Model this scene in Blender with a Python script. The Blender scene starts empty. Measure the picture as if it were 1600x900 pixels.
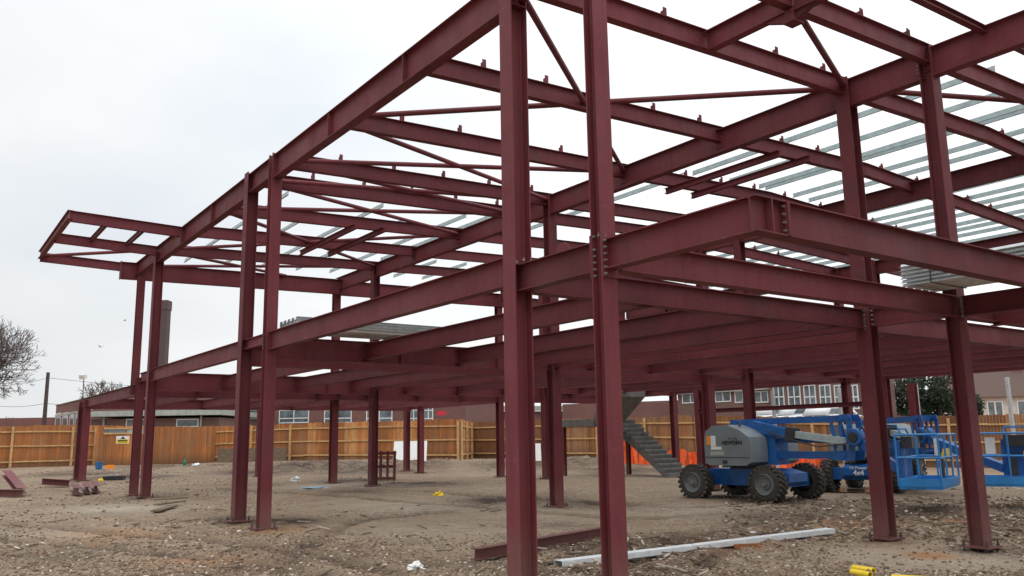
import bpy, bmesh, math, random
from math import sin, cos, pi, radians, exp, sqrt, floor
from mathutils import Vector as V, Matrix, noise
random.seed(7)
S = bpy.context.scene
COL = S.collection

# ------------------------------------------------------------------ camera
CAM = V((0, 0, 1.6))
RGT = V((0.58108196, 0.81368563, -0.01610726))
UPV = V((0.15229352, -0.08927369, 0.98429512))
FWD = V((-0.79946885, 0.57440917, 0.17579438))
FPX = 1317.45
cd = bpy.data.cameras.new("camera")
cam = bpy.data.objects.new("camera", cd)
COL.objects.link(cam)
cam.matrix_world = Matrix(((RGT.x, UPV.x, -FWD.x, 0), (RGT.y, UPV.y, -FWD.y, 0), (RGT.z, UPV.z, -FWD.z, 1.6), (0, 0, 0, 1)))
cd.sensor_width = 36
cd.lens = FPX / 1600 * 36
cd.clip_end = 3000
cd.clip_start = 0.05
S.camera = cam


def ray(px, py):
    return RGT * ((px - 800) / FPX) + UPV * (-(py - 450) / FPX) + FWD


def hor(px):
    return 685.2 - (px - 800) * 0.0164


def at(px, d):
    """ground plan position on the bearing of a column of the photo at depth d"""
    r = ray(px, hor(px))
    return V((r.x * d, r.y * d))


def sst(a, b, x):
    t = min(1, max(0, (x - a) / (b - a)))
    return t * t * (3 - 2 * t)


def gh(x, y):
    dep = -0.7995 * x + 0.5744 * y
    h = 0.18 * sst(12, 23, -x) * sst(30, 14, y) + 0.15 * sst(28, 36, -x) * sst(14, 8, y) + (0.17 + 0.25 * sst(100, 600, 800 + FPX * (0.58108 * x + 0.81369 * y) / max(dep, 1))) * sst(37, 46, dep)
    return h


def ong(px, py, z=None):
    r = ray(px, py)
    if z is not None:
        t = (z - 1.6) / r.z
        return V((r.x * t, r.y * t, z))
    t = 5.0
    while t < 140:
        if 1.6 + r.z * t <= gh(r.x * t, r.y * t):
            break
        t += .1
    return V((r.x * t, r.y * t, gh(r.x * t, r.y * t)))


def zat(py, px, d):
    return 1.6 + (hor(px) - py) / FPX * d


# ------------------------------------------------------------------ materials
def new_mat(name):
    m = bpy.data.materials.new(name)
    m.use_nodes = True
    nt = m.node_tree
    b = nt.nodes["Principled BSDF"]
    return m, nt, b


def nd(nt, t, **kw):
    n = nt.nodes.new(t)
    for k, v in kw.items():
        if hasattr(n, k):
            setattr(n, k, v)
        else:
            n.inputs[k].default_value = v
    return n


def ramp(nt, fac, stops, interp='LINEAR'):
    r = nt.nodes.new('ShaderNodeValToRGB')
    r.color_ramp.interpolation = interp
    e = r.color_ramp.elements
    while len(e) < len(stops):
        e.new(0.5)
    for i, (p, c) in enumerate(stops):
        e[i].position = p
        e[i].color = (c[0], c[1], c[2], 1) if len(c) == 3 else c
    nt.links.new(fac, r.inputs[0])
    return r.outputs[0]


def mixc(nt, fac, a, b, mode='MIX'):
    m = nt.nodes.new('ShaderNodeMix')
    m.data_type = 'RGBA'
    m.blend_type = mode
    for s, v in ((m.inputs[0], fac), (m.inputs[6], a), (m.inputs[7], b)):
        if hasattr(v, 'is_linked') or hasattr(v, 'links'):
            nt.links.new(v, s)
        elif isinstance(v, (int, float)):
            s.default_value = v
        else:
            s.default_value = (v[0], v[1], v[2], 1)
    return m.outputs[2]


def wpos(nt):
    return nt.nodes.new('ShaderNodeNewGeometry').outputs['Position']


def noi(nt, vec, scale, detail=4, rough=0.6, dist=0):
    n = nd(nt, 'ShaderNodeTexNoise')
    n.inputs['Scale'].default_value = scale
    n.inputs['Detail'].default_value = detail
    n.inputs['Roughness'].default_value = rough
    n.inputs['Distortion'].default_value = dist
    nt.links.new(vec, n.inputs['Vector'])
    return n.outputs['Fac']


def smap(nt, vec, sc):
    m = nt.nodes.new('ShaderNodeMapping')
    m.inputs['Scale'].default_value = sc
    nt.links.new(vec, m.inputs['Vector'])
    return m.outputs[0]


def bump(nt, b, h, strength=0.3, dist=0.01):
    n = nt.nodes.new('ShaderNodeBump')
    n.inputs['Strength'].default_value = strength
    n.inputs['Distance'].default_value = dist
    nt.links.new(h, n.inputs['Height'])
    nt.links.new(n.outputs[0], b.inputs['Normal'])


def simple(name, c, rough=0.6, metal=0, var=0.25, scale=3.0, dirt=0.0, spec=0.4):
    m, nt, b = new_mat(name)
    p = wpos(nt)
    f = noi(nt, p, scale, 5)
    dk = tuple(v * (1 - var) for v in c)
    lt = tuple(min(1, v * (1 + var)) for v in c)
    col = ramp(nt, f, [(0.3, dk), (0.7, lt)])
    if dirt > 0:
        f2 = noi(nt, p, scale * 2.3, 6, 0.7)
        k = ramp(nt, f2, [(0.5, (0, 0, 0)), (0.75, (dirt, dirt, dirt))])
        col = mixc(nt, k, col, (0.16, 0.12, 0.085))
    nt.links.new(col, b.inputs['Base Color'])
    b.inputs['Roughness'].default_value = rough
    b.inputs['Metallic'].default_value = metal
    b.inputs['Specular IOR Level'].default_value = spec
    return m


def make_red():
    m, nt, b = new_mat('red_oxide_primer')
    p = wpos(nt)
    oi = nt.nodes.new('ShaderNodeObjectInfo')
    n1 = noi(nt, p, 0.9, 4)
    base = ramp(nt, n1, [(0.3, (0.118, 0.0245, 0.0310)), (0.7, (0.162, 0.0370, 0.0440))])
    # vertical streaks of run-off
    st = noi(nt, smap(nt, p, (9, 9, 0.5)), 1.6, 5, 0.7)
    base = mixc(nt, ramp(nt, st, [(0.48, (0, 0, 0)), (0.78, (.5, .5, .5))]), base, (0.066, 0.014, 0.019))
    # chalky scuffs
    sc = noi(nt, p, 5.5, 8, 0.8, 0.6)
    base = mixc(nt, ramp(nt, sc, [(0.60, (0, 0, 0)), (0.76, (.45, .45, .45))]), base, (0.27, 0.14, 0.14))
    # long faint scrapes and dust
    ch = noi(nt, smap(nt, p, (3.2, 3.2, 14)), 1.1, 7, 0.75, 1.2)
    base = mixc(nt, ramp(nt, ch, [(0.60, (0, 0, 0)), (0.72, (.5, .5, .5))]), base, (0.235, 0.115, 0.115))
    gr_ = noi(nt, smap(nt, p, (2, 2, 2)), 0.55, 6, 0.7)
    base = mixc(nt, ramp(nt, gr_, [(0.52, (0, 0, 0)), (0.72, (.65, .65, .65))]), base, (0.085, 0.038, 0.036))
    # mud splash near the ground
    sp = nt.nodes.new('ShaderNodeSeparateXYZ')
    nt.links.new(p, sp.inputs[0])
    ma = nd(nt, 'ShaderNodeMapRange')
    ma.inputs[1].default_value = 0.15
    ma.inputs[2].default_value = 0.75
    ma.inputs[3].default_value = 0.55
    ma.inputs[4].default_value = 0
    nt.links.new(sp.outputs[2], ma.inputs[0])
    mm = nd(nt, 'ShaderNodeMath', operation='MULTIPLY')
    nt.links.new(ma.outputs[0], mm.inputs[0])
    nt.links.new(noi(nt, p, 7, 6, 0.7), mm.inputs[1])
    base = mixc(nt, mm.outputs[0], base, (0.22, 0.165, 0.12))
    # piece to piece tint
    hv = nd(nt, 'ShaderNodeHueSaturation')
    mr = nd(nt, 'ShaderNodeMapRange')
    mr.inputs[3].default_value = 0.86
    mr.inputs[4].default_value = 1.16
    nt.links.new(oi.outputs['Random'], mr.inputs[0])
    nt.links.new(mr.outputs[0], hv.inputs['Value'])
    nt.links.new(base, hv.inputs['Color'])
    nt.links.new(hv.outputs[0], b.inputs['Base Color'])
    r = ramp(nt, noi(nt, p, 2.5, 5), [(0.3, (.50, .50, .50)), (0.75, (.74, .74, .74))])
    nt.links.new(r, b.inputs['Roughness'])
    b.inputs['Specular IOR Level'].default_value = 0.22
    bump(nt, b, noi(nt, p, 60, 3), 0.12, 0.004)
    return m


RED = make_red()
GALV = simple('galvanised_steel', (0.38, 0.465, 0.47), 0.45, 0.1, 0.18, 9, 0.0)
GALVW = simple('bright_galvanised', (0.66, 0.69, 0.70), 0.5, 0.2, 0.12, 8, 0.12)
BOLT = simple('zinc_bolts', (0.20, 0.185, 0.18), 0.5, 0.4, 0.3, 20)
BLUE = simple('blue_paint', (0.013, 0.110, 0.360), 0.42, 0, 0.22, 4, 0.4)
BLUE2 = simple('light_blue_paint', (0.026, 0.235, 0.58), 0.42, 0, 0.16, 4, 0.28)
GREY = simple('grey_hood', (0.165, 0.198, 0.215), 0.42, 0, 0.08, 3, 0.14)
DARK = simple('dark_metal', (0.035, 0.036, 0.04), 0.55, 0, 0.3, 6, 0.1)
TYRE = simple('muddy_rubber', (0.050, 0.044, 0.038), 0.9, 0, 0.35, 12, 0.75)
RIM = simple('grey_rim', (0.16, 0.17, 0.175), 0.55, 0, 0.2, 10, 0.35)
WHITE = simple('white_paint', (0.72, 0.73, 0.73), 0.5, 0, 0.06, 5, 0.06)
ORANGE = simple('orange_decal', (0.85, 0.26, 0.02), 0.5, 0, 0.05)
YELLOW = simple('yellow_plastic', (0.78, 0.56, 0.02), 0.45, 0, 0.1, 8, 0.12)
ORANET = simple('orange_mesh', (0.95, 0.13, 0.03), 0.6, 0, 0.2, 6)
CONC = simple('concrete', (0.15, 0.145, 0.138), 0.9, 0, 0.25, 4, 0.3)
BLACK = simple('black_print', (0.02, 0.02, 0.025), 0.5, 0, 0.1)
GREYTXT = simple('grey_print', (0.10, 0.105, 0.115), 0.5, 0, 0.1)
TIMB = simple('weathered_timber', (0.15, 0.11, 0.075), 0.85, 0, 0.35, 7)
GLASS = simple('dark_window_glass', (0.10, 0.125, 0.14), 0.12, 0, 0.7, 1.3, 0, 0.7)
FASC = simple('pale_fascia', (0.34, 0.37, 0.34), 0.7, 0, 0.2, 3, 0.1)
BARK = simple('bark', (0.085, 0.07, 0.065), 0.9, 0, 0.3, 8)
TWIG = simple('twig_bark', (0.13, 0.105, 0.10), 0.95, 0, 0.25, 8)
LEAF = simple('evergreen', (0.022, 0.034, 0.018), 0.9, 0, 0.55, 0.9)
BLUEP = simple('blue_plastic', (0.02, 0.11, 0.28), 0.4, 0, 0.1)
GREENP = simple('green_plastic', (0.03, 0.16, 0.08), 0.4, 0, 0.1)
REDP = simple('red_plastic', (0.6, 0.02, 0.05), 0.4, 0, 0.1)
STONEW = simple('ashlar_pale', (0.5, 0.5, 0.49), 0.8, 0, 0.15, 5)
ASPH = simple('roof_felt', (0.16, 0.16, 0.155), 0.9, 0, 0.25, 2)
PVC = simple('pale_tile', (0.72, 0.72, 0.70), 0.6, 0, 0.05)
CARW = simple('car_white', (0.75, 0.76, 0.77), 0.25, 0, 0.04)
LIGHT = simple('lamp_lens', (0.6, 0.6, 0.58), 0.3, 0, 0.1)


def make_brick(name, c1, c2, mortar):
    m, nt, b = new_mat(name)
    uv = nt.nodes.new('ShaderNodeUVMap').outputs[0]
    br = nd(nt, 'ShaderNodeTexBrick')
    br.inputs['Scale'].default_value = 1
    br.inputs['Mortar Size'].default_value = 0.010
    br.inputs['Brick Width'].default_value = 0.235
    br.inputs['Row Height'].default_value = 0.078
    br.inputs['Color1'].default_value = (*c1, 1)
    br.inputs['Color2'].default_value = (*c2, 1)
    br.inputs['Mortar'].default_value = (*mortar, 1)
    nt.links.new(uv, br.inputs['Vector'])
    f = noi(nt, wpos(nt), 0.7, 6)
    col = mixc(nt, ramp(nt, f, [(0.35, (0, 0, 0)), (0.7, (.45, .45, .45))]), br.outputs[0], (0.10, 0.06, 0.055))
    nt.links.new(col, b.inputs['Base Color'])
    b.inputs['Roughness'].default_value = 0.9
    return m


BRICK = make_brick('red_brick', (0.20, 0.066, 0.055), (0.15, 0.05, 0.045), (0.2, 0.15, 0.13))
BRICK2 = make_brick('brown_brick', (0.19, 0.085, 0.068), (0.145, 0.065, 0.055), (0.2, 0.17, 0.15))
TILE = make_brick('roof_tile', (0.12, 0.075, 0.06), (0.10, 0.06, 0.05), (0.07, 0.05, 0.04))


def make_fence(k=1.0):
    m, nt, b = new_mat('stained_fence_board')
    at_ = nd(nt, 'ShaderNodeAttribute')
    at_.attribute_name = 'tint'
    sp = nt.nodes.new('ShaderNodeSeparateColor')
    nt.links.new(at_.outputs['Color'], sp.inputs[0])
    p = wpos(nt)
    base = ramp(nt, sp.outputs[0], [(0.0, (0.34, 0.125, 0.042)), (0.35, (0.52, 0.20, 0.062)), (0.7, (0.64, 0.26, 0.085)), (1.0, (0.58, 0.33, 0.15))])
    g = noi(nt, smap(nt, p, (14, 14, 0.9)), 2, 6, 0.7)
    base = mixc(nt, ramp(nt, g, [(0.42, (0, 0, 0)), (0.75, (.6, .6, .6))]), base, (0.20, 0.080, 0.034))
    g2 = noi(nt, p, 0.55, 5, 0.65)
    base = mixc(nt, ramp(nt, g2, [(0.45, (0, 0, 0)), (0.75, (.55, .55, .55))]), base, (0.17, 0.105, 0.062))
    kn = noi(nt, p, 6, 3)
    base = mixc(nt, ramp(nt, kn, [(0.70, (0, 0, 0)), (0.76, (.6, .6, .6))]), base, (0.42, 0.27, 0.15))
    nt.links.new(base, b.inputs['Base Color'])
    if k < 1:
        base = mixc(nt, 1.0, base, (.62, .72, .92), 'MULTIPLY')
    # soil splash and green-grey weathering
    w1 = noi(nt, smap(nt, p, (1, 1, .5)), 0.9, 6, .7)
    base = mixc(nt, ramp(nt, w1, [(.50, (0, 0, 0)), (.68, (.55, .55, .55))]), base, (.26, .165, .10))
    w2 = noi(nt, smap(nt, p, (5, 5, .35)), 1.0, 5, .7)
    base = mixc(nt, ramp(nt, w2, [(.52, (0, 0, 0)), (.72, (.7, .7, .7))]), base, (.12, .065, .036))
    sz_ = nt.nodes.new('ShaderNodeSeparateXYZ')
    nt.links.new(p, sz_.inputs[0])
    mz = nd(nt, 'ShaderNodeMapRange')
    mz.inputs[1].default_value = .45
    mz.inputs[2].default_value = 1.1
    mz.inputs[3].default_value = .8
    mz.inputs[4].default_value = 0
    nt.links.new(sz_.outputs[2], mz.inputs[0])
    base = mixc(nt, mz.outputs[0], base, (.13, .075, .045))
    nt.links.new(base, b.inputs['Base Color'])
    b.inputs['Roughness'].default_value = 0.9
    b.inputs['Specular IOR Level'].default_value = .2
    return m


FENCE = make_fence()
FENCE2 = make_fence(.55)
RAIL = simple('pale_fence_rail', (0.50, 0.31, 0.135), 0.85, 0, 0.25, 4)


def make_ground():
    m, nt, b = new_mat('site_dirt')
    p = wpos(nt)
    big = noi(nt, p, 0.22, 6, 0.62, 0.4)
    base = ramp(nt, big, [(0.28, (0.155, 0.105, 0.068)), (0.45, (0.252, 0.183, 0.122)), (0.62, (0.310, 0.233, 0.160)), (0.78, (0.37, 0.297, 0.22))])
    mid = noi(nt, p, 1.7, 7, 0.7)
    base = mixc(nt, ramp(nt, mid, [(0.50, (0, 0, 0)), (0.72, (.7, .7, .7))]), base, (0.085, 0.056, 0.037))
    # tracks dragged across the site
    tr = noi(nt, smap(nt, p, (0.9, 0.13, 1)), 1.5, 6, 0.7, 0.5)
    base = mixc(nt, ramp(nt, tr, [(0.52, (0, 0, 0)), (0.70, (.6, .6, .6))]), base, (0.31, 0.250, 0.180))
    # fine gravel
    vo = nd(nt, 'ShaderNodeTexVoronoi')
    vo.inputs['Scale'].default_value = 17
    nt.links.new(p, vo.inputs['Vector'])
    sepc = nt.nodes.new('ShaderNodeSeparateColor')
    nt.links.new(vo.outputs['Color'], sepc.inputs[0])
    gv = ramp(nt, sepc.outputs[0], [(0, (0.095, 0.062, 0.041)), (0.35, (0.200, 0.140, 0.095)), (0.7, (0.295, 0.222, 0.158)), (0.9, (0.46, 0.39, 0.31)), (1, (0.32, 0.14, 0.07))])
    gm = noi(nt, p, 0.5, 5, 0.7)
    base = mixc(nt, ramp(nt, gm, [(0.44, (.04, .04, .04)), (0.60, (.75, .75, .75))]), base, gv)
    gr = noi(nt, p, 30, 5, 0.75)
    base = mixc(nt, 0.75, base, ramp(nt, gr, [(0.3, (0.35, 0.35, 0.35)), (0.7, (0.68, 0.68, 0.68))]), 'OVERLAY')
    # damp patches
    w = noi(nt, p, 0.34, 5, 0.6)
    wm = ramp(nt, w, [(0.60, (0, 0, 0)), (0.70, (1, 1, 1))])
    base = mixc(nt, wm, base, mixc(nt, 0.5, base, (0.05, 0.036, 0.026)))
    # mapped patches: pale dust, churned wet mud with painted column-foot shade, orange clay, gravel
    pa = nd(nt, 'ShaderNodeAttribute')
    pa.attribute_name = 'patch'
    ps = nt.nodes.new('ShaderNodeSeparateColor')
    nt.links.new(pa.outputs['Color'], ps.inputs[0])
    def edge(ch, amp=.9):
        a_ = nd(nt, 'ShaderNodeMath', operation='MULTIPLY')
        nt.links.new(ps.outputs[ch], a_.inputs[0])
        e_ = ramp(nt, noi(nt, p, 1.3, 7, .7), [(.30, (.3, .3, .3)), (.58, (1.6, 1.6, 1.6))])
        nt.links.new(e_, a_.inputs[1])
        a_.use_clamp = True
        return a_.outputs[0]
    base = mixc(nt, edge(0), base, (0.40, 0.345, 0.27))
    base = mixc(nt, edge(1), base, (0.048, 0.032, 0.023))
    base = mixc(nt, edge(2), base, (0.36, 0.175, 0.075))
    # orange clay stains
    oc = noi(nt, p, 0.9, 4)
    base = mixc(nt, ramp(nt, oc, [(0.66, (0, 0, 0)), (0.76, (.5, .5, .5))]), base, (0.33, 0.15, 0.06))
    nt.links.new(base, b.inputs['Base Color'])
    rr = ramp(nt, wm, [(0, (.93, .93, .93)), (1, (.55, .55, .55))])
    nt.links.new(rr, b.inputs['Roughness'])
    b.inputs['Specular IOR Level'].default_value = 0.25
    ad = nd(nt, 'ShaderNodeMath', operation='ADD')
    nt.links.new(vo.outputs['Distance'], ad.inputs[0])
    nt.links.new(noi(nt, p, 9, 8, 0.7), ad.inputs[1])
    bump(nt, b, ad.outputs[0], 0.9, 0.05)
    return m


def make_stone():
    m, nt, b = new_mat('rubble_stone')
    at_ = nd(nt, 'ShaderNodeAttribute')
    at_.attribute_name = 'tint'
    sp = nt.nodes.new('ShaderNodeSeparateColor')
    nt.links.new(at_.outputs['Color'], sp.inputs[0])
    c = ramp(nt, sp.outputs[0], [(0, (0.12, 0.083, 0.058)), (0.3, (0.235, 0.170, 0.122)), (0.65, (0.34, 0.27, 0.205)), (0.86, (0.47, 0.41, 0.34)), (0.93, (0.36, 0.14, 0.07)), (1.0, (0.6, 0.57, 0.52))])
    f = noi(nt, wpos(nt), 25, 4)
    c = mixc(nt, 0.6, c, ramp(nt, f, [(0.3, (.3, .3, .3)), (0.7, (.7, .7, .7))]), 'OVERLAY')
    nt.links.new(c, b.inputs['Base Color'])
    b.inputs['Roughness'].default_value = 0.95
    b.inputs['Specular IOR Level'].default_value = 0.2
    return m


# ------------------------------------------------------------------ object helpers
def put(name, bm, m, parent=None, org=None, loc=None, smooth=False, kind=None, label=None, cat=None, group=None):
    """bm in world space when org given (shifted to be relative to org)"""
    me = bpy.data.meshes.new(name)
    if org is not None:
        bmesh.ops.translate(bm, verts=bm.verts, vec=-V(org))
    bmesh.ops.recalc_face_normals(bm, faces=bm.faces)
    bm.to_mesh(me)
    bm.free()
    me.materials.append(m)
    if smooth:
        for q in me.polygons:
            q.use_smooth = True
    o = bpy.data.objects.new(name, me)
    COL.objects.link(o)
    if parent:
        o.parent = parent
    elif org is not None:
        o.location = org
    if loc is not None:
        o.location = loc
    tag(o, label, cat, group, kind)
    return o


def tag(o, label=None, cat=None, group=None, kind=None):
    if label: o['label'] = label
    if cat: o['category'] = cat
    if group: o['group'] = group
    if kind: o['kind'] = kind


def empty(name, loc, label, cat, group=None, rz=0):
    o = bpy.data.objects.new(name, None)
    COL.objects.link(o)
    o.location = loc
    o.rotation_euler = (0, 0, rz)
    o.empty_display_size = 0.3
    tag(o, label, cat, group)
    return o


def copy_tree(o, parent=None):
    c = o.copy()
    COL.objects.link(c)
    c.parent = parent
    for ch in list(o.children):
        copy_tree(ch, c)
    return c


def box(bm, x0, x1, y0, y1, z0, z1, mat=None):
    vs = [bm.verts.new((x, y, z)) for x in (x0, x1) for y in (y0, y1) for z in (z0, z1)]
    if mat is not None:
        for v in vs: v.co = mat @ v.co
    fs = []
    for f in ((0, 1, 3, 2), (4, 6, 7, 5), (0, 4, 5, 1), (2, 3, 7, 6), (0, 2, 6, 4), (1, 5, 7, 3)):
        fs.append(bm.faces.new([vs[i] for i in f]))
    return fs


def frame(P, Q, up):
    d = (Q - P).normalized()
    s = d.cross(up)
    if s.length < 1e-4:
        s = d.cross(V((1, 0, 0)))
    s.normalize()
    u = s.cross(d).normalized()
    return d, s, u


def extr(bm, prof, P, Q, up):
    """extrude a 2D profile (side, up) from P to Q"""
    P = V(P); Q = V(Q)
    d, s, u = frame(P, Q, V(up))
    a = [bm.verts.new(P + s * x + u * y) for x, y in prof]
    b = [bm.verts.new(Q + s * x + u * y) for x, y in prof]
    n = len(prof)
    for i in range(n):
        bm.faces.new((a[i], a[(i + 1) % n], b[(i + 1) % n], b[i]))
    bm.faces.new(a[::-1])
    bm.faces.new(b)


def iprof(h, b, tf, tw, top=True):
    """I section; y=0 at top of steel if top else centred"""
    y1 = 0 if top else h / 2
    y0 = y1 - h
    r = min(tf, 0.012)
    pts = [(-b / 2, y1), (b / 2, y1), (b / 2, y1 - tf), (tw / 2 + r, y1 - tf), (tw / 2, y1 - tf - r), (tw / 2, y0 + tf + r), (tw / 2 + r, y0 + tf), (b / 2, y0 + tf),
           (b / 2, y0), (-b / 2, y0), (-b / 2, y0 + tf), (-tw / 2 - r, y0 + tf), (-tw / 2, y0 + tf + r), (-tw / 2, y1 - tf - r), (-tw / 2 - r, y1 - tf), (-b / 2, y1 - tf)]
    return pts


def tube(bm, P, Q, r0, r1=None, n=8, cap=True):
    P = V(P); Q = V(Q)
    if r1 is None: r1 = r0
    d, s, u = frame(P, Q, V((0, 0, 1)))
    a = [bm.verts.new(P + s * (r0 * cos(2 * pi * i / n)) + u * (r0 * sin(2 * pi * i / n))) for i in range(n)]
    b = [bm.verts.new(Q + s * (r1 * cos(2 * pi * i / n)) + u * (r1 * sin(2 * pi * i / n))) for i in range(n)]
    for i in range(n):
        bm.faces.new((a[i], a[(i + 1) % n], b[(i + 1) % n], b[i]))
    if cap:
        bm.faces.new(a[::-1]); bm.faces.new(b)


def path(bm, pts, r, n=6):
    for a, b in zip(pts, pts[1:]):
        tube(bm, a, b, r, n=n)


def prism(bm, pts, y0, y1, mat=None):
    """polygon (x,z) extruded over y"""
    a = [bm.verts.new((x, y0, z)) for x, z in pts]
    b = [bm.verts.new((x, y1, z)) for x, z in pts]
    n = len(pts)
    for i in range(n):
        bm.faces.new((a[i], a[(i + 1) % n], b[(i + 1) % n], b[i]))
    bm.faces.new(a[::-1]); bm.faces.new(b)
    if mat is not None:
        for v in a + b: v.co = mat @ v.co


def bev(bm, w, seg=2, ang=40):
    es = [e for e in bm.edges if len(e.link_faces) == 2 and e.calc_face_angle(0) > radians(ang)]
    bmesh.ops.bevel(bm, geom=es, offset=w, segments=seg, affect='EDGES', profile=0.6)


def B(): return bmesh.new()


def textmesh(name, body, size, m, parent, mat4, label=None, align='CENTER', bold=0.0, width=1.0):
    cu = bpy.data.curves.new(name, 'FONT')
    cu.body = body
    cu.size = size
    cu.align_x = align
    cu.align_y = 'CENTER'
    cu.extrude = 0.002
    cu.offset = bold
    to = bpy.data.objects.new(name, cu)
    COL.objects.link(to)
    dg = bpy.context.evaluated_depsgraph_get()
    me = bpy.data.meshes.new_from_object(to.evaluated_get(dg))
    bpy.data.objects.remove(to)
    bpy.data.curves.remove(cu)
    me.transform(Matrix.Diagonal((width, 1, 1, 1)))
    me.transform(mat4)
    me.materials.clear()
    me.materials.append(m)
    o = bpy.data.objects.new(name, me)
    COL.objects.link(o)
    o.parent = parent
    if label: o['label'] = label
    return o


# ------------------------------------------------------------------ world, sun
SUN_EL, SUN_AZ = radians(58), radians(150)
w = bpy.data.worlds.new("World")
S.world = w
w.use_nodes = True
nt = w.node_tree
bg = nt.nodes['Background']
sky = nt.nodes.new('ShaderNodeTexSky')
sky.sky_type = 'NISHITA'
sky.sun_disc = False
sky.sun_elevation = SUN_EL
sky.sun_rotation = SUN_AZ
sky.air_density = 1.5
sky.dust_density = 4
tc = nt.nodes.new('ShaderNodeTexCoord').outputs['Generated']
c1 = noi(nt, smap(nt, tc, (1, 1, 2.6)), 1.5, 5, 0.5, 0.3)
cl = ramp(nt, c1, [(0.28, (8.3, 8.9, 9.55)), (0.50, (10.2, 10.4, 10.6)), (0.70, (12.0, 12.0, 12.0))])
sp = nt.nodes.new('ShaderNodeSeparateXYZ')
nt.links.new(tc, sp.inputs[0])
# brighter cloud towards the building side, greyer to the left of it
dt = nd(nt, 'ShaderNodeVectorMath', operation='DOT_PRODUCT')
nt.links.new(tc, dt.inputs[0])
dt.inputs[1].default_value = (0.50, 0.62, 0.75)
mr = nd(nt, 'ShaderNodeMapRange')
mr.inputs[1].default_value = -0.45
mr.inputs[2].default_value = 0.75
mr.inputs[3].default_value = 0.86
mr.inputs[4].default_value = 1.30
nt.links.new(dt.outputs['Value'], mr.inputs[0])
vm = nd(nt, 'ShaderNodeVectorMath', operation='SCALE')
nt.links.new(cl, vm.inputs[0])
nt.links.new(mr.outputs[0], vm.inputs['Scale'])
zr = nd(nt, 'ShaderNodeMapRange')
zr.interpolation_type = 'SMOOTHSTEP'
zr.inputs[1].default_value = 0.42
zr.inputs[2].default_value = 0.95
zr.inputs[3].default_value = 1.0
zr.inputs[4].default_value = 1.8
nt.links.new(sp.outputs[2], zr.inputs[0])
vz = nd(nt, 'ShaderNodeVectorMath', operation='SCALE')
nt.links.new(vm.outputs[0], vz.inputs[0])
nt.links.new(zr.outputs[0], vz.inputs['Scale'])
mx = mixc(nt, 0.90, sky.outputs[0], vz.outputs[0])
nt.links.new(mx, bg.inputs[0])
bg.inputs[1].default_value = 0.10
sd = bpy.data.lights.new('sun', 'SUN')
sd.energy = 0.35
sd.angle = radians(40)
sd.color = (1, 0.97, 0.93)
so = bpy.data.objects.new('sun', sd)
COL.objects.link(so)
# light arrives from behind and right of the camera
to_sun = V((cos(SUN_EL) * 0.75, cos(SUN_EL) * -0.66, sin(SUN_EL)))
so.rotation_euler = to_sun.to_track_quat('Z', 'Y').to_euler()
sky.sun_rotation = math.atan2(to_sun.x, to_sun.y)
S.view_settings.view_transform = 'Standard'
S.view_settings.look = 'None'
S.view_settings.exposure = 0

# ------------------------------------------------------------------ ground
FX = math.atan2(FWD.y, FWD.x)
# (x, y, radius, height) of heaped soil
HEAPS = []
for px, py, r, h in ((445, 815, .7, .05), (350, 815, .6, .04), (540, 750, 1.2, .07), (640, 757, 1.6, .06), (805, 783, 1.6, .06), (930, 790, 1.2, .07),
                     (120, 738, 1.8, .18), (220, 740, 2.0, .2), (300, 733, 2.5, .26), (430, 729, 3, .22), (520, 731, 2, .18), (610, 728, 2.5, .2), (160, 760, 1.2, .06), (270, 770, 1.0, .06),
                     (850, 720, 3, .25), (930, 722, 3, .28), (820, 733, 2, .12), (1250, 722, 2, .1), (1290, 730, 1.6, .08),
                     (880, 865, 1.2, .05), (1290, 820, 1.2, .07), (1150, 845, 1.5, .05), (1480, 800, 1.5, .07), (1230, 800, 1.5, .06), (1570, 830, 1, .06),
                     (560, 722, 4, .12), (700, 722, 3, .15)):
    p = ong(px, py)
    HEAPS.append((p.x, p.y, r, h))


RUTS = []
for path_ in (((1180, 800), (1000, 812), (820, 800), (640, 785), (470, 772), (330, 765)), ((1240, 790), (1060, 795), (880, 785), (700, 772), (520, 762)),
              ((1380, 785), (1250, 800), (1120, 830), (1010, 870), (930, 910)), ((1440, 782), (1320, 800), (1200, 832), (1110, 872), (1060, 910)),
              ((620, 900), (480, 865), (330, 845), (150, 830), (0, 822)), ((520, 905), (380, 878), (230, 862), (60, 848), (-60, 842)), ((700, 800), (560, 815), (480, 850), (440, 900))):
    q_ = [ong(*c) for c in path_]
    RUTS += [(a.x, a.y, b.x, b.y) for a, b in zip(q_, q_[1:])]


def rut(x, y):
    m = 9.0
    for ax, ay, bx, by in RUTS:
        dx, dy = bx - ax, by - ay
        t = ((x - ax) * dx + (y - ay) * dy) / (dx * dx + dy * dy)
        t = 0 if t < 0 else 1 if t > 1 else t
        ex, ey = x - ax - dx * t, y - ay - dy * t
        q = ex * ex + ey * ey
        if q < m: m = q
    return sqrt(m)


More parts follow.
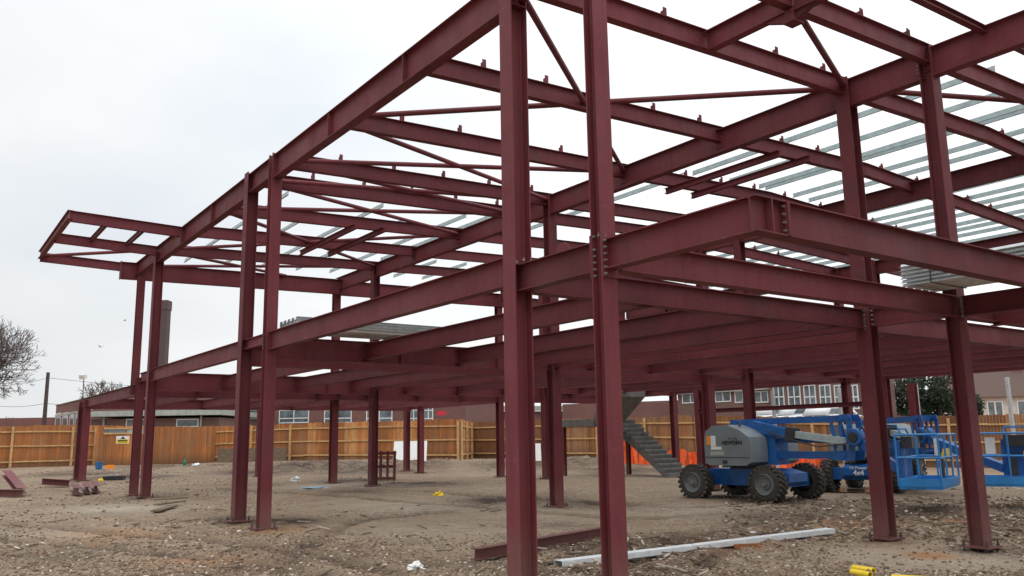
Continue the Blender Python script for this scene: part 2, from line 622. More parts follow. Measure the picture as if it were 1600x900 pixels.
def surf(x, y):
    d = sqrt(x * x + y * y)
    z = gh(x, y)
    if d < 36 and x < 0:
        q = rut(x, y) + .12 * noise.noise(V((x * 1.1, y * 1.1, 7)))
        if q < .6:
            z += -.05 * exp(-(q / .17) ** 2) + .03 * exp(-((q - .32) / .12) ** 2)
    for hx, hy, r, h in HEAPS:
        q = ((x - hx) ** 2 + (y - hy) ** 2) / (r * r)
        if q < 4:
            z += h * exp(-q * 1.6) * (0.6 + 0.8 * noise.noise(V((x * 2.1, y * 2.1, 3))))
    f = min(1, 45 / (d + 1))
    z += f * (0.035 * noise.noise(V((x * .45, y * .45, 0))) + 0.022 * noise.noise(V((x * 1.7, y * 1.7, 5))))
    if d < 32:
        z += 0.016 * noise.noise(V((x * 5, y * 5, 9))) + 0.008 * noise.noise(V((x * 13, y * 13, 2)))
    return z


PATCH = []
for px, py, rx, k in ((190, 795, 1.3, (.75, 0, 0)), (120, 835, 1.2, (.4, 0, 0)), (640, 790, 2.0, (.45, 0, 0)), (700, 830, 1.5, (.35, 0, 0)), (1450, 870, 1.3, (.8, 0, 0)), (1400, 850, .9, (.6, 0, .25)), (1180, 770, 2.2, (.4, 0, 0)), (500, 760, 1.5, (.5, 0, 0)),
                      (1120, 800, 2.0, (.4, 0, 0)), (820, 800, 2.0, (.35, 0, 0)),
                      (445, 815, .8, (0, .9, 0)), (360, 812, .6, (0, .8, 0)), (545, 752, 1.3, (0, .8, 0)), (645, 757, 1.6, (0, .75, 0)), (800, 784, 1.4, (0, .85, 0)), (930, 790, 1.0, (0, .8, 0)), (900, 855, .9, (0, .75, 0)), (1060, 850, 1.0, (0, .7, 0)),
                      (1300, 768, .9, (0, .8, 0)), (200, 745, 2.2, (0, .7, 0)), (400, 738, 3.0, (0, .65, 0)), (560, 735, 3.0, (0, .6, 0)), (700, 712, 4.0, (0, .95, 0)), (900, 725, 4.0, (0, .5, 0)), (300, 728, 3.5, (0, .8, 0)), (480, 731, 3.5, (0, .75, 0)), (120, 742, 2.5, (0, .6, 0)), (640, 727, 3.0, (0, .6, 0)), (560, 768, 1.2, (0, .5, 0)), (820, 727, 3.0, (0, .7, 0)), (980, 735, 3.0, (0, .6, 0)), (1250, 810, 1.6, (0, .55, 0)), (1420, 805, 1.6, (0, .6, 0)), (1560, 815, 1.3, (0, .55, 0)), (1330, 805, 1.2, (0, .5, 0)), (60, 870, 1.0, (0, .35, 0)), (380, 895, .8, (0, .4, 0)), (700, 880, .7, (0, .45, 0)), (1010, 890, .7, (0, .5, 0)), (1130, 778, .8, (0, .7, 0)), (1210, 784, .9, (0, .7, 0)), (1420, 772, 1.2, (0, .6, 0)), (240, 777, .9, (0, .6, 0)),
                      (1330, 822, .8, (0, 0, .7)), (1490, 815, .6, (0, 0, .6)), (1450, 868, .4, (0, 0, .8)), (420, 830, .7, (0, 0, .45)), (180, 835, .9, (0, 0, .4)), (1150, 858, .5, (0, 0, .4)), (960, 880, .4, (0, 0, .5)), (1570, 790, .5, (0, 0, .5)), (300, 880, .8, (0, 0, .35))):
    q = ong(px, py)
    PATCH.append((q.x, q.y, rx, k))


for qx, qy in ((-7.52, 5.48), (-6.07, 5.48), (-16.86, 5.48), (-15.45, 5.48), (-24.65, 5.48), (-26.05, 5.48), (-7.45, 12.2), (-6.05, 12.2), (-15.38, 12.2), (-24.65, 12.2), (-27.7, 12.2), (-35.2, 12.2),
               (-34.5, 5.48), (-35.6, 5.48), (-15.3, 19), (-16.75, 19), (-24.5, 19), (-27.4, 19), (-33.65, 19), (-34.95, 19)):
    PATCH.append((qx, qy, .42, (0, .85, 0)))  # contact shade painted into the soil colour round each column foot
    HEAPS.append((qx + .15, qy + .1, .5, .03))


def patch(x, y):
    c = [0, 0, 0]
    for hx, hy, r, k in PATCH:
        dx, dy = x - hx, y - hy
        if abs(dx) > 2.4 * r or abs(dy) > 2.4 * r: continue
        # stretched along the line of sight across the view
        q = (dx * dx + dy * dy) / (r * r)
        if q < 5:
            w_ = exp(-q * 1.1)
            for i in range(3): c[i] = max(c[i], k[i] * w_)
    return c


bm = B()
pl_ = bm.verts.layers.float_color.new('patch')
angs = [FX + radians(a) for a in [i * 0.16 - 40 for i in range(501)]]
angs += [FX + radians(40 + (i + 1) * 8) for i in range(34)]
rads = [0.0]
r = 3.0
while r < 1500:
    rads.append(r)
    r *= 1.011 if r < 30 else (1.02 if r < 70 else 1.12)
rads.append(1500)
prev = None
c0 = bm.verts.new((0, 0, surf(0, 0)))
for ri in rads[1:]:
    row = [bm.verts.new((ri * cos(a), ri * sin(a), surf(ri * cos(a), ri * sin(a)))) for a in angs]
    if ri < 70:
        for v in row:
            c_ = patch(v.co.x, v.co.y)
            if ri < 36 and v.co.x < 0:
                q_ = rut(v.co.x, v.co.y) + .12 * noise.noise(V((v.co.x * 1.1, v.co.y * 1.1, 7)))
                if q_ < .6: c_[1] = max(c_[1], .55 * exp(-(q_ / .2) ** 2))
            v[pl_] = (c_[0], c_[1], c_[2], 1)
    n = len(row)
    for i in range(n):
        if prev is None:
            bm.faces.new((c0, row[i], row[(i + 1) % n]))
        else:
            bm.faces.new((prev[i], row[i], row[(i + 1) % n], prev[(i + 1) % n]))
    prev = row
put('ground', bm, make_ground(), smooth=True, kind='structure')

# loose rubble
STONE = make_stone()
bm = B()
lay = bm.loops.layers.color.new('tint')
ico = B()
bmesh.ops.create_icosphere(ico, subdivisions=1, radius=1)
iv = [v.co.copy() for v in ico.verts]
idx = [[v.index for v in f.verts] for f in ico.faces]
ico.free()
rnd = random.Random(3)


def stone(bm, x, y, s, t, sink=0.25):
    z = surf(x, y)
    sx, sy, sz = s * rnd.uniform(.7, 1.4), s * rnd.uniform(.6, 1.1), s * rnd.uniform(.4, .8)
    a = rnd.uniform(0, 6.3)
    ca, sa = cos(a), sin(a)
    vs = []
    for c in iv:
        k = rnd.uniform(.72, 1.18)
        X, Y = c.x * sx * k, c.y * sy * k
        vs.append(bm.verts.new((x + X * ca - Y * sa, y + X * sa + Y * ca, z + sz * (1 - 2 * sink) * .5 + c.z * sz * k)))
    for f in idx:
        fc = bm.faces.new([vs[i] for i in f])
        for l in fc.loops:
            l[lay] = (t, t, t, 1)


for i in range(36000):
    # photo rows between the near edge and about 26 m
    py = 905 - (rnd.random() ** 1.25) * 150
    px = rnd.uniform(-60, 1660)
    p = ong(px, py, 0)
    dens = 0.30 + 0.55 * noise.noise(V((p.x * .33, p.y * .33, 1))) + (0.95 if px > 1130 and 780 < py < 840 else 0) + (0.6 if py > 835 else 0)
    if 450 < px < 1130 and py < 835: dens -= .5
    if rnd.random() > dens: continue
    d = p.length
    if patch(p.x, p.y)[0] > .3 and rnd.random() < .8: continue
    s = (1.5 if px > 1130 and 775 < py < 845 else 1) * rnd.choice((.007, .010, .012, .015, .018, .022)) * (0.75 + d / 32)
    if rnd.random() < .03: s *= 2.0
    t = min(1, max(0, rnd.gauss(.45, .22)))
    if rnd.random() < .05: t = rnd.choice((.93, 1.0))
    stone(bm, p.x, p.y, s, t)
for hx, hy, r, h in HEAPS:
    for i in range(int(45 * r)):
        a, q = rnd.uniform(0, 6.3), r * sqrt(rnd.random()) * 1.1
        d = sqrt(hx * hx + hy * hy)
        stone(bm, hx + q * cos(a), hy + q * sin(a), rnd.uniform(.008, .024) * (0.7 + d / 34), min(1, max(0, rnd.gauss(.35, .2))))
for i in range(420):
    k = rnd.random()
    if k < .45: px, py = rnd.uniform(840, 1120), rnd.uniform(845, 905)
    elif k < .75: px, py = rnd.uniform(1130, 1610), rnd.uniform(782, 845)
    else: px, py = rnd.uniform(0, 800), rnd.uniform(790, 900)
    p = ong(px, py)
    L_s, W_s = rnd.uniform(.05, .20), rnd.uniform(.006, .018)
    a = rnd.uniform(0, 6.3)
    zc = surf(p.x, p.y) + rnd.uniform(.008, .03)
    M = Matrix.Translation((p.x, p.y, zc)) @ Matrix.Rotation(a, 4, 'Z') @ Matrix.Rotation(rnd.uniform(-.25, .25), 4, 'Y')
    t = rnd.choice((0, .05, .15, .25, .6, .93))
    for f in box(bm, -L_s, L_s, -W_s, W_s, -.006, .008, M):
        for l in f.loops: l[lay] = (t, t, t, 1)
put('rubble', bm, STONE, kind='stuff', label='loose stones, broken brick and gravel strewn over the muddy site', cat='rubble')

# ------------------------------------------------------------------ steel frame
Y0, Y1, Y2, Y3 = 5.48, 12.2, 19.0, 25.8
frm = empty('steel_building', (-7.5, 5.48, 0), 'unfinished two storey building of dark red steel columns, beams and rafters', 'steel building')
FO = frm.location.copy()


def part(name, bm, m=RED, parent=None, smooth=False, label=None):
    return put(name, bm, m, parent or frm, org=FO, smooth=smooth, label=label)


def rz(y):
    k = 0.0335
    return 7.17 + (y - 5.48) * k if y < 17.1 else 7.17 + (17.1 - 5.48) * k - (y - 17.1) * k


def beam(name, P, Q, h=.3, b=.165, tf=.012, tw=.009, label=None):
    bm = B()
    extr(bm, iprof(h, b, tf, tw), P, Q, (0, 0, 1))
    return part(name, bm, label=label)


def plate(parent, name, c, sx, sy, sz):
    bm = B()
    box(bm, c[0] - sx / 2, c[0] + sx / 2, c[1] - sy / 2, c[1] + sy / 2, c[2] - sz / 2, c[2] + sz / 2)
    return part(name, bm, parent=parent)


def bolts(parent, pts, axis, r=.016, l=.016, m=BOLT):
    ax = V(axis)
    for p in pts:
        bm = B()
        tube(bm, V(p), V(p) + ax * l, r, r * .92, 6)
        tube(bm, V(p) + ax * l, V(p) + ax * (l + .02), r * .5, n=6)
        part('bolt', bm, m, parent)


def column(x, y, z1, web='y', h=.232, b=.235, z0=None, baseplate=True, seen_bolts=True, name='column'):
    """H column: web='y' -> flanges face +-y ; web='x' -> flanges face +-x"""
    zb = gh(x, y) - .02 if z0 is None else z0
    bm = B()
    extr(bm, iprof(h, b, .014, .010, top=False), (x, y, zb), (x, y, z1), (0, 1, 0) if web == 'y' else (1, 0, 0))
    c = part(name, bm)
    if baseplate and z0 is None:
        zp = gh(x, y)
        pl = B()
        box(pl, x - .2, x + .2, y - .2, y + .2, zp + .03, zp + .055)
        part('base_plate', pl, parent=c)
        if seen_bolts and x > -26:
            for sx in (-1, 1):
                for sy in (-1, 1):
                    q = B()
                    tube(q, (x + .155 * sx, y + .155 * sy, zp - .03), (x + .155 * sx, y + .155 * sy, zp + .13), .011, n=6)
                    tube(q, (x + .155 * sx, y + .155 * sy, zp + .055), (x + .155 * sx, y + .155 * sy, zp + .08), .021, n=6)
                    part('anchor_bolt', q, DARK, parent=c)
    return c


# columns -------------------------------------------------
C1 = column(-7.52, Y0, 7.05, 'y')
C2 = column(-6.07, Y0, 7.05, 'x', h=.155, b=.192)
C3 = column(-16.86, Y0, 7.13, 'y')
C4 = column(-15.45, Y0, 7.13, 'x', h=.20, b=.21)
C6 = column(-24.65, Y0, 6.95, 'y')
column(-26.05, Y0, 3.5, 'x', h=.21, b=.21)
column(-26.75, Y0, 6.6, 'x', z0=3.05, h=.2, b=.2)
D1 = column(-7.45, Y1, 7.36, 'y', h=.225, b=.245)
D2 = column(-6.05, Y1, 7.36, 'x', h=.20, b=.225)
K872 = column(-15.38, Y1, 7.33, 'x', h=.22, b=.24)
column(-24.65, Y1, 7.3, 'y')
column(-27.7, Y1, 7.0, 'x')
column(-35.2, Y1, 3.2, 'y', seen_bolts=False)
column(-34.5, Y0, 3.25, 'x', seen_bolts=False)
column(-35.6, Y0, 3.25, 'y', seen_bolts=False)
column(-15.3, Y2, 7.4, 'y')
column(-16.75, Y2, 7.4, 'x', b=.26, h=.26)
column(-24.5, Y2, 7.4, 'y')
column(-27.4, Y2, 7.3, 'x')
column(-33.65, Y2, 3.2, 'x', seen_bolts=False)
column(-34.95, Y2, 3.2, 'y', seen_bolts=False)
column(-7.5, Y2, 7.4, 'y')
column(-6.05, Y2, 7.4, 'y')
column(-15.3, Y3, 7.2, 'y')
column(-16.7, Y3, 7.2, 'x')
column(-24.65, Y3, 7.2, 'x')
column(-23.3, Y3, 7.2, 'y')
column(-15.4, 27.6, 3.2, 'y', seen_bolts=False)
column(-6.6, Y3, 7.2, 'y', seen_bolts=False)
column(2.2, Y1, 7.36, 'y', seen_bolts=False)
column(2.2, Y2, 7.4, 'y', seen_bolts=False)
column(2.2, Y3, 7.2, 'y', seen_bolts=False)

# facade floor beams
ZF, ZI = 3.635, 3.505
beam('floor_beam', (-15.34, Y0, ZF), (-7.53, Y0, ZF), .335, .15)
sb = beam('floor_beam', (-16.85, Y0, ZF), (-15.57, Y0, ZF), .20, .12)
beam('floor_beam', (-24.55, Y0, ZF), (-16.87, Y0, ZF), .335, .15)
beam('floor_beam', (-26.0, Y0, ZF - .02), (-24.72, Y0, ZF - .02), .25, .13)
beam('floor_beam', (-34.4, Y0, 3.33), (-26.1, Y0, 3.33), .335, .15)
beam('floor_beam', (-35.5, Y0, 3.33), (-34.62, Y0, 3.33), .3, .15)
cb = beam('floor_beam', (-7.51, Y0, ZI), (-6.163, Y0, ZI), .30, .15)
cant = beam('cantilever_beam', (-5.977, Y0, ZI), (-4.23, Y0, ZI), .30, .15)
# end plates and bolts at the twin corner column
for par, xx, s in ((cb, -6.157, 0), (cant, -5.984, 0)):
    plate(par, 'end_plate', (xx - .006 * s, Y0, ZI - .16), .014, .2, .44)
bolts(C2, [(-6.133, Y0 - .075, ZI - .02 - .066 * k) for k in range(-1, 6) if k != 0], (1, 0, 0))
bolts(C2, [(-5.976, Y0 - .075, ZI - .02 - .066 * k) for k in range(0, 6)], (1, 0, 0))
bolts(C2, [(-6.03, Y0 - .09, ZI + .03), (-5.99, Y0 - .05, ZI + .03)], (0, 0, 1))
bolts(C1, [(-7.40, Y0 - .09, ZI + .005), (-7.34, Y0 - .04, ZI + .03), (-7.34, Y0 + .06, ZI + .03)], (0, 0, 1))
bolts(C4, [(-15.535, Y0 - .09, ZF - .05 - .06 * k) for k in range(5)], (1, 0, 0), .014)
bolts(C4, [(-15.37, Y0 - .09, ZF - .05 - .06 * k) for k in range(5)], (1, 0, 0), .014)
# lifting shackle / splice block on the beam by the corner
bm = B()
prism(bm, [(-6.86, ZI + .002), (-6.60, ZI + .002), (-6.64, ZI + .09), (-6.70, ZI + .12), (-6.77, ZI + .115), (-6.82, ZI + .07)], Y0 + .01, Y0 + .03)
part('lifting_lug', bm, parent=cb)
# corner stub of the balcony edge
XE = -4.23
bm = B()
extr(bm, iprof(.30, .15, .012, .009), (XE + .002, Y0 - .073, ZI - .002), (XE + .002, 5.80, ZI - .002), (0, 0, 1))
stub = part('edge_beam', bm)
eb = beam('edge_beam', (XE, 5.83, ZI), (XE, Y1 - .1, ZI), .30, .15)
plate(stub, 'end_plate', (XE, 5.808, ZI - .15), .17, .012, .29)
plate(eb, 'end_plate', (XE, 5.824, ZI - .15), .17, .012, .29)
bolts(stub, [(XE + .05, 5.80, ZI - .045 - .07 * k) for k in range(4)], (0, -1, 0), .015)
bolts(eb, [(XE + .05, 5.83, ZI - .045 - .07 * k) for k in range(4)], (0, 1, 0), .015)
bm = B()
box(bm, XE + .012, XE + .078, 5.60, 5.612, ZI - .288, ZI - .012)
part('stiffener', bm, parent=stub)

# floor beams running along the depth of the building
for x, ya, yb, h, zt in ((-7.47, Y0 + .13, Y1 - .12, .30, ZI), (-6.03, Y0 + .13, Y1 - .12, .30, ZI), (-7.47, Y1 + .12, Y2, .34, ZI), (-6.03, Y1 + .12, Y2, .30, ZI),
                         (-7.47, Y2, Y3, .26, ZI), (-6.03, Y2, Y3, .26, ZI),
                         (-15.42, Y0 + .12, Y1 - .12, .42, ZI + .05), (-15.36, Y1 + .12, Y2 - .12, .36, ZI + .05), (-15.3, Y2 + .12, Y3, .26, ZI + .04),
                         (-16.83, Y0 + .12, Y2 - .14, .42, ZI + .03), (-16.75, Y2 + .14, Y3, .26, ZI + .03),
                         (-24.65, Y0 + .12, Y1 - .12, .50, ZI + .05), (-24.6, Y1 + .12, Y2 - .12, .45, ZI), (-24.6, Y2 + .12, Y3 - .1, .28, ZI),
                         (-27.4, Y0 + .1, Y2, .40, ZI - .1), (-26.05, Y0 + .12, Y2, .3, ZI - .05), (-34.5, Y0 + .12, Y2, .38, 3.3), (-35.25, Y0 + .12, Y2, .3, 3.3),
                         (-27.4, Y2, Y3, .40, ZI - .1)):
    o = beam('floor_beam', (x, ya, zt), (x, yb, zt), h, .165)
    if x in (-15.42, -24.65) and ya < 8:
        for yy in (8.2, 10.6):
            bm = B()
            box(bm, x + .006, x + .078, yy, yy + .012, zt - h + .014, zt - .014)
            part('stiffener', bm, parent=o)
o = beam('floor_beam', (-7.47, Y1 + .14, ZI + .05), (-7.47, Y1 + .16, ZI + .05), .05, .05)
# secondary floor beams along the facade direction
SEC = [7.45, 9.62, 11.45, 11.98, 13.3, 15.3, 17.2, 18.9, 20.8, 22.6, 24.3, 25.75]
for y in SEC:
    d = .30 if y == 11.98 else (.31 if y < 13 else .34 if y < 16 else .26 if y < 18 else .21)
    yy = {11.98: Y1, 18.9: Y2, 25.75: Y3}.get(y, y)
    main = yy != y
    g = .12 if main else .004
    beam('floor_beam', (-15.42 + g, yy, ZI - .004), (-7.47 - g, yy, ZI - .004), d, .16)
    beam('floor_beam', (-24.62 + g, yy, ZI - .008), (-16.85 - g, yy, ZI - .008), d, .16)
    beam('floor_beam', (-27.4, yy, ZI - .05), (-24.65 - g, yy, ZI - .05), d * .9, .14)
    if y < 20:
        beam('floor_beam', (-34.5, yy, 3.28), (-27.4, yy, 3.28), .30, .15)
    if y > 11.6:
        a = -6.05 + (.12 if main else 0)
        beam('floor_beam', (a, yy, ZI - .006), (2.2, yy, ZI - .006), .29 if y == 11.98 else d, .16)
    if main:
        beam('floor_beam', (-7.33, yy, ZI), (-6.17, yy, ZI), .28, .14)
        beam('floor_beam', (-16.73, yy, ZI + .01), (-15.50, yy, ZI + .01), .28, .14)
for y in (14.3, 16.25):
    beam('floor_beam', (-5.95, y, ZI - .006), (2.2, y, ZI - .006), .3, .16)
for c, x in ((D1, -7.45), ):
    bolts(c, [(x + .06, Y1 - .125, ZI - .03 - .062 * k) for k in range(5)], (0, -1, 0), .016)
bolts(D1, [(-7.40, Y1 - .118, ZI - .04 - .07 * k) for k in range(5)], (0, -1, 0), .017)
bolts(D1, [(-7.30, Y1 - .09, ZI - .04 - .07 * k) for k in range(4)], (1, 0, 0), .015)
bolts(D2, [(-5.92, Y1 - .09, ZI - .03 - .066 * k) for k in range(5)], (1, 0, 0), .018)
bolts(D2, [(-6.17, Y1 - .10, ZI - .01 - .06 * k) for k in range(2)], (-1, 0, 0), .02)
bolts(K872, [(-15.25, Y1 - .11, ZI - .12 - .06 * k) for k in range(6)], (1, 0, 0), .013)

# roof ---------------------------------------------------
ZR = 7.09
XEND = -27.3
for xa, xb in ((-15.36, -7.40), (-16.85, -15.55), (-24.66, -16.88), (XEND, -24.68), (-7.40, -6.07)):
    d = .46 if xb - xa > 3 else .40
    o = beam('roof_beam', (xa, Y0, ZR), (xb, Y0, ZR), d, .17)
    for xr in (-10.13, -12.77, -19.45, -22.05):
        if xa < xr < xb:
            bm = B()
            box(bm, xr - .006, xr + .006, Y0 - .080, Y0 - .006, ZR - d + .014, ZR - .014)
            part('stiffener', bm, parent=o)
bolts(C4, [(-15.37, Y0 - .09, ZR - .03 - .06 * k) for k in range(5)], (1, 0, 0), .014)
for yy, d, xl in ((Y1, .46, -27.7), (Y2, .44, XEND), (Y3, .44, XEND)):
    xs = [xl, -24.65, -16.85, -15.38, -7.45, -6.05, 2.2]
    for a, b in zip(xs, xs[1:]):
        beam('roof_beam', (a + .06, yy, rz(yy) - .07), (b - .06, yy, rz(yy) - .07), d, .17)
bolts(D2, [(-6.17, Y1 - .07, rz(Y1) - .12 - .06 * k) for k in range(6)], (-1, 0, 0), .013)

for yy, xs_ in ((Y0, (-10.13, -12.77, -19.45, -22.05)), (Y1, (-6.05, -7.45, -10.13, -12.77, -15.38, -16.85, -19.45, -22.05, -24.65))):
    for x in xs_:
        for side in ((-1, 1) if yy == Y1 else (1,)):
            bm = B()
            zt_ = (rz(yy) if yy == Y1 else ZR) - .09
            y_ = yy + side * .0062
            box(bm, x - .085, x + .085, min(y_, y_ + side * .012), max(y_, y_ + side * .012), zt_ - .33, zt_ - .02)
            for k in range(4):
                for sx in (-1, 1):
                    c_ = V((x + sx * .055, y_ + side * .012, zt_ - .06 - .075 * k))
                    tube(bm, c_, c_ + V((0, side * .014, 0)), .015, n=6)
            part('splice_plate', bm)
bmc = B()
box(bmc, -.004, .004, -.035, .035, 0, .16)
box(bmc, -.05, .05, -.035, -.029, 0, .11)
me_c = bpy.data.meshes.new('purlin_cleat')
bmc.to_mesh(me_c); bmc.free()
me_c.materials.append(RED)
CL_Y = [6.82, 8.04, 9.26, 10.48, 11.70]
CL_Y2 = [12.93, 14.16, 15.38, 16.6, 17.8, 19.3, 20.5, 21.7, 22.9]
for x in (-6.05, -7.48, -10.13, -12.77, -15.40, -16.85, -19.45, -22.05, -24.65):
    for ya, yb in ((Y0 + .06, 17.1), (17.1, 28.4)):
        bm = B()
        extr(bm, iprof(.30, .135, .011, .008), (x, ya, rz(ya)), (x, yb, rz(yb)), (0, 0, 1))
        o = part('rafter', bm)
        ys = (CL_Y + (CL_Y2[:4] if x > -13 and x < -9 else [])) if ya < 10 else (CL_Y2[4:] if x > -17 else [])
        if x < -18 and ya < 10: ys = []
        for yy in ys:
            c = bpy.data.objects.new('purlin_cleat', me_c)
            COL.objects.link(c)
            c.parent = o
            c.location = V((x, yy, rz(yy))) - FO
# right hand roof continues out of frame
for x in (-3.4, -.8, 2.2):
    for ya, yb in ((Y1 + .05, 17.1), (17.1, 28.4)):
        beam('rafter', (x, ya, rz(ya)), (x, yb, rz(yb)), .30, .135)
beam('rafter', (-5.2, 9.6, 7.27), (-5.2, 16.5, 7.45), .10, .10)
# deep end frame, runs past the facade
o = beam('end_beam', (XEND, 5.0, 7.08), (XEND, 12.2, 7.22), .52, .18)
bm = B()
box(bm, XEND - .10, XEND + .10, 4.975, 4.998, 6.55, 7.10)
part('end_plate', bm, parent=o)
beam('end_beam', (XEND - .2, 12.2, 7.22), (XEND, 19.0, 7.3), .52, .18)
beam('end_beam', (XEND, 19.0, 7.3), (XEND, 25.8, 7.1), .52, .18)
# haunched stub over the balcony
o = beam('stub_beam', (-7.44, 8.84, 7.25), (-6.02, 8.84, 7.25), .30, .135)
beam('stub_beam', (-6.0, 8.84, 7.25), (-4.9, 8.84, 7.25), .34, .15)
for sx in (-1, 1):
    bm = B()
    prism(bm, [(-6.03 + sx * .07, 6.945), (-6.03 + sx * .42, 6.945), (-6.03 + sx * .07, 6.80)], 8.80, 8.88)
    part('haunch', bm, parent=o)
bm = B()
box(bm, -6.12, -5.94, 8.74, 8.94, 6.775, 6.795)
box(bm, -6.098, -5.962, 8.77, 8.91, 6.796, 6.96)
part('end_plate', bm, parent=o)
# under-slung trimmers
for ya, xa, xb in ((13.65, -12.95, -9.85), (14.5, -12.95, -9.75), (8.82, -22.6, -19.0), (9.62, -22.5, -19.0)):
    z = rz(ya) - .31
    beam('trimmer_beam', (xa, ya, z), (xb, ya, z), .13, .10)

# tubular wind bracing
def brace(a, b, gap=None, r=.047):
    za = rz(a[1]) - .16 if len(a) == 2 else a[2]
    zb = rz(b[1]) - .16 if len(b) == 2 else b[2]
    P, Q = V((a[0], a[1], za)), V((b[0], b[1], zb))
    d = (Q - P).normalized()
    P = P + d * .12; Q = Q - d * .12
    bm = B()
    tube(bm, P, Q, r, n=10)
    for e, s in ((P, 1), (Q, -1)):
        u = V((0, 0, 1))
        extr(bm, [(-.004, -.05), (.004, -.05), (.004, .05), (-.004, .05)], e - d * (.1 * s), e + d * (.16 * s), u)
    part('brace', bm, smooth=False)


for a, b in (((-12.77, Y0), (-7.5, Y1)), ((-7.5, Y0), (-12.77, Y1)), ((-15.4, Y0), (-12.77, Y1)), ((-12.77, Y0), (-15.4, Y1)),
             ((-15.4, Y0), (-16.85, Y1)), ((-16.85, Y0), (-15.4, Y1)), ((-16.85, Y0), (-19.45, Y1)), ((-19.45, Y0), (-16.85, Y1)),
             ((-19.45, Y0), (-24.65, Y1)), ((-24.65, Y0), (-19.45, Y1)), ((-24.65, Y0), (XEND, 10.2)), ((XEND, Y0), (-24.65, Y1)),
             ((-7.5, Y1), (-6.0, 16.2)), ((-6.05, 8.84), (-7.45, Y1))):
    brace(a, b)

# canopy frame cantilevered out on the left
CY = 2.83
for x, z in ((-22.05, 7.13), (-24.65, 7.13), (XEND, 7.10)):
    beam('canopy_beam', (x, CY, z + .02), (x, Y0 - .09 if x > -27 else 4.97, z - .04), .26, .13)
beam('canopy_beam', (XEND - .05, CY, 7.16), (-22.0, CY, 7.16), .22, .12)
for yy in (3.72, 4.62):
    beam('canopy_beam', (-24.6, yy, 7.12), (-22.1, yy, 7.12), .12, .08)
brace((XEND + .05, CY + .05, 7.02), (-24.7, Y0 - .1, 7.0))


# galvanised purlins
def purlin(xa, xb, y, dz=.02):
    h, f, t = .115, .036, .005
    pf = [(0, 0), (f, 0), (f, t), (t, t), (t, h), (-f, h), (-f, h - t), (0, h - t)]
    bm = B()
    z = rz(y) + dz
    extr(bm, pf, (xa, y, z), (xb, y, z), (0, 0, 1))
    part('purlin', bm, GALV, label='galvanised steel purlin' )


for y in (6.82, 8.04, 9.26, 10.48, 11.70):
    purlin(-27.2, -19.5 if y in (8.04, 10.48) else -18.3, y)
for y in (12.36, 12.66):
    purlin(-24.6, -16.9, y)
purlin(-18.8, -12.9, 14.2)
purlin(-12.7, -6.0, 14.3)
for y in (15.6, 16.7, 16.95, 18.05, 18.7, 19.75, 20.85, 21.75, 22.4, 23.1, 24.0, 24.6, 25.3, 26.2, 27.3):
    purlin(-12.72 if y < 18.9 else -22.0, 2.2, y)
for y in (14.2, 15.4, 16.6, 18.0):
    purlin(-27.2, -24.1, y)
# mid-height rail at the back of the frame
beam('floor_beam', (-23.2, Y3 - .1, 2.62), (-15.35, Y3 - .1, 2.62), .16, .1)

# galvanised posts of the rear screen
for px, d, zt in ((1212, 31, 3.2), (1317, 30, 3.2), (1438, 28.5, 3.2), (1583, 27, 3.3)):
    p = at(px, d)
    bm = B()
    z0 = gh(p.x, p.y) - .02
    extr(bm, iprof(.10, .10, .012, .012, False), (p.x, p.y, z0), (p.x, p.y, zt), (0, 1, 0))
    box(bm, p.x - .13, p.x + .13, p.y - .13, p.y + .13, z0 + .02, z0 + .05)
    part('wind_post', bm, GALVW, label='pale galvanised wind post')


# bundles of profiled deck lying on the floor beams
def deck_bundle(name, x0, x1, y0, y1, z0, layers, along, label, straps):
    loc = V(((x0 + x1) / 2, (y0 + y1) / 2, z0))
    e = empty(name, loc, label, 'decking', 'bundles of galvanised floor deck')
    for k in range(layers):
        z = z0 + .055 * k
        bm = B()
        w0, w1 = (y0, y1) if along == 'x' else (x0, x1)
        pitch = .2
        q = w0
        pr = []
        while q < w1 - .01:
            pr += [(q, 0), (q + .07, 0), (q + .085, .048), (q + .185, .048)]
            q += pitch
        a, b = [], []
        for u, h in pr:
            if along == 'x':
                a.append(bm.verts.new((x0, u, z + h))); b.append(bm.verts.new((x1, u, z + h)))
            else:
                a.append(bm.verts.new((u, y0, z + h))); b.append(bm.verts.new((u, y1, z + h)))
        for i in range(len(a) - 1):
            bm.faces.new((a[i], a[i + 1], b[i + 1], b[i]))
        put('deck_sheet', bm, GALVW, e, org=loc)
    for s in straps:
        bm = B()
        H = .055 * layers + .01
        if along == 'x':
            box(bm, s - .012, s + .012, y0 - .01, y1 + .01, z0 - .008, z0 - .003)
            box(bm, s - .012, s + .012, y0 - .01, y1 + .01, z0 + H, z0 + H + .004)
            box(bm, s - .012, s + .012, y0 - .014, y0 - .010, z0 - .008, z0 + H)
            box(bm, s - .012, s + .012, y1 + .010, y1 + .014, z0 - .008, z0 + H)
        else:
            box(bm, x0 - .01, x1 + .01, s - .012, s + .012, z0 - .008, z0 - .003)
            box(bm, x0 - .01, x1 + .01, s - .012, s + .012, z0 + H, z0 + H + .004)
        put('strap', bm, DARK, e, org=loc)
    return e


deck_bundle('deck_bundle', -6.2, -3.3, 11.05, 11.95, ZI + .07, 6, 'x', 'strapped stack of ribbed galvanised deck beside the right pair of columns', (-5.75, -3.9))
deck_bundle('deck_bundle', -15.75, -14.9, 5.75, 9.3, ZF + .03, 4, 'y', 'long grey stack of ribbed deck on the floor beams behind the left pair of columns', (7.9,))

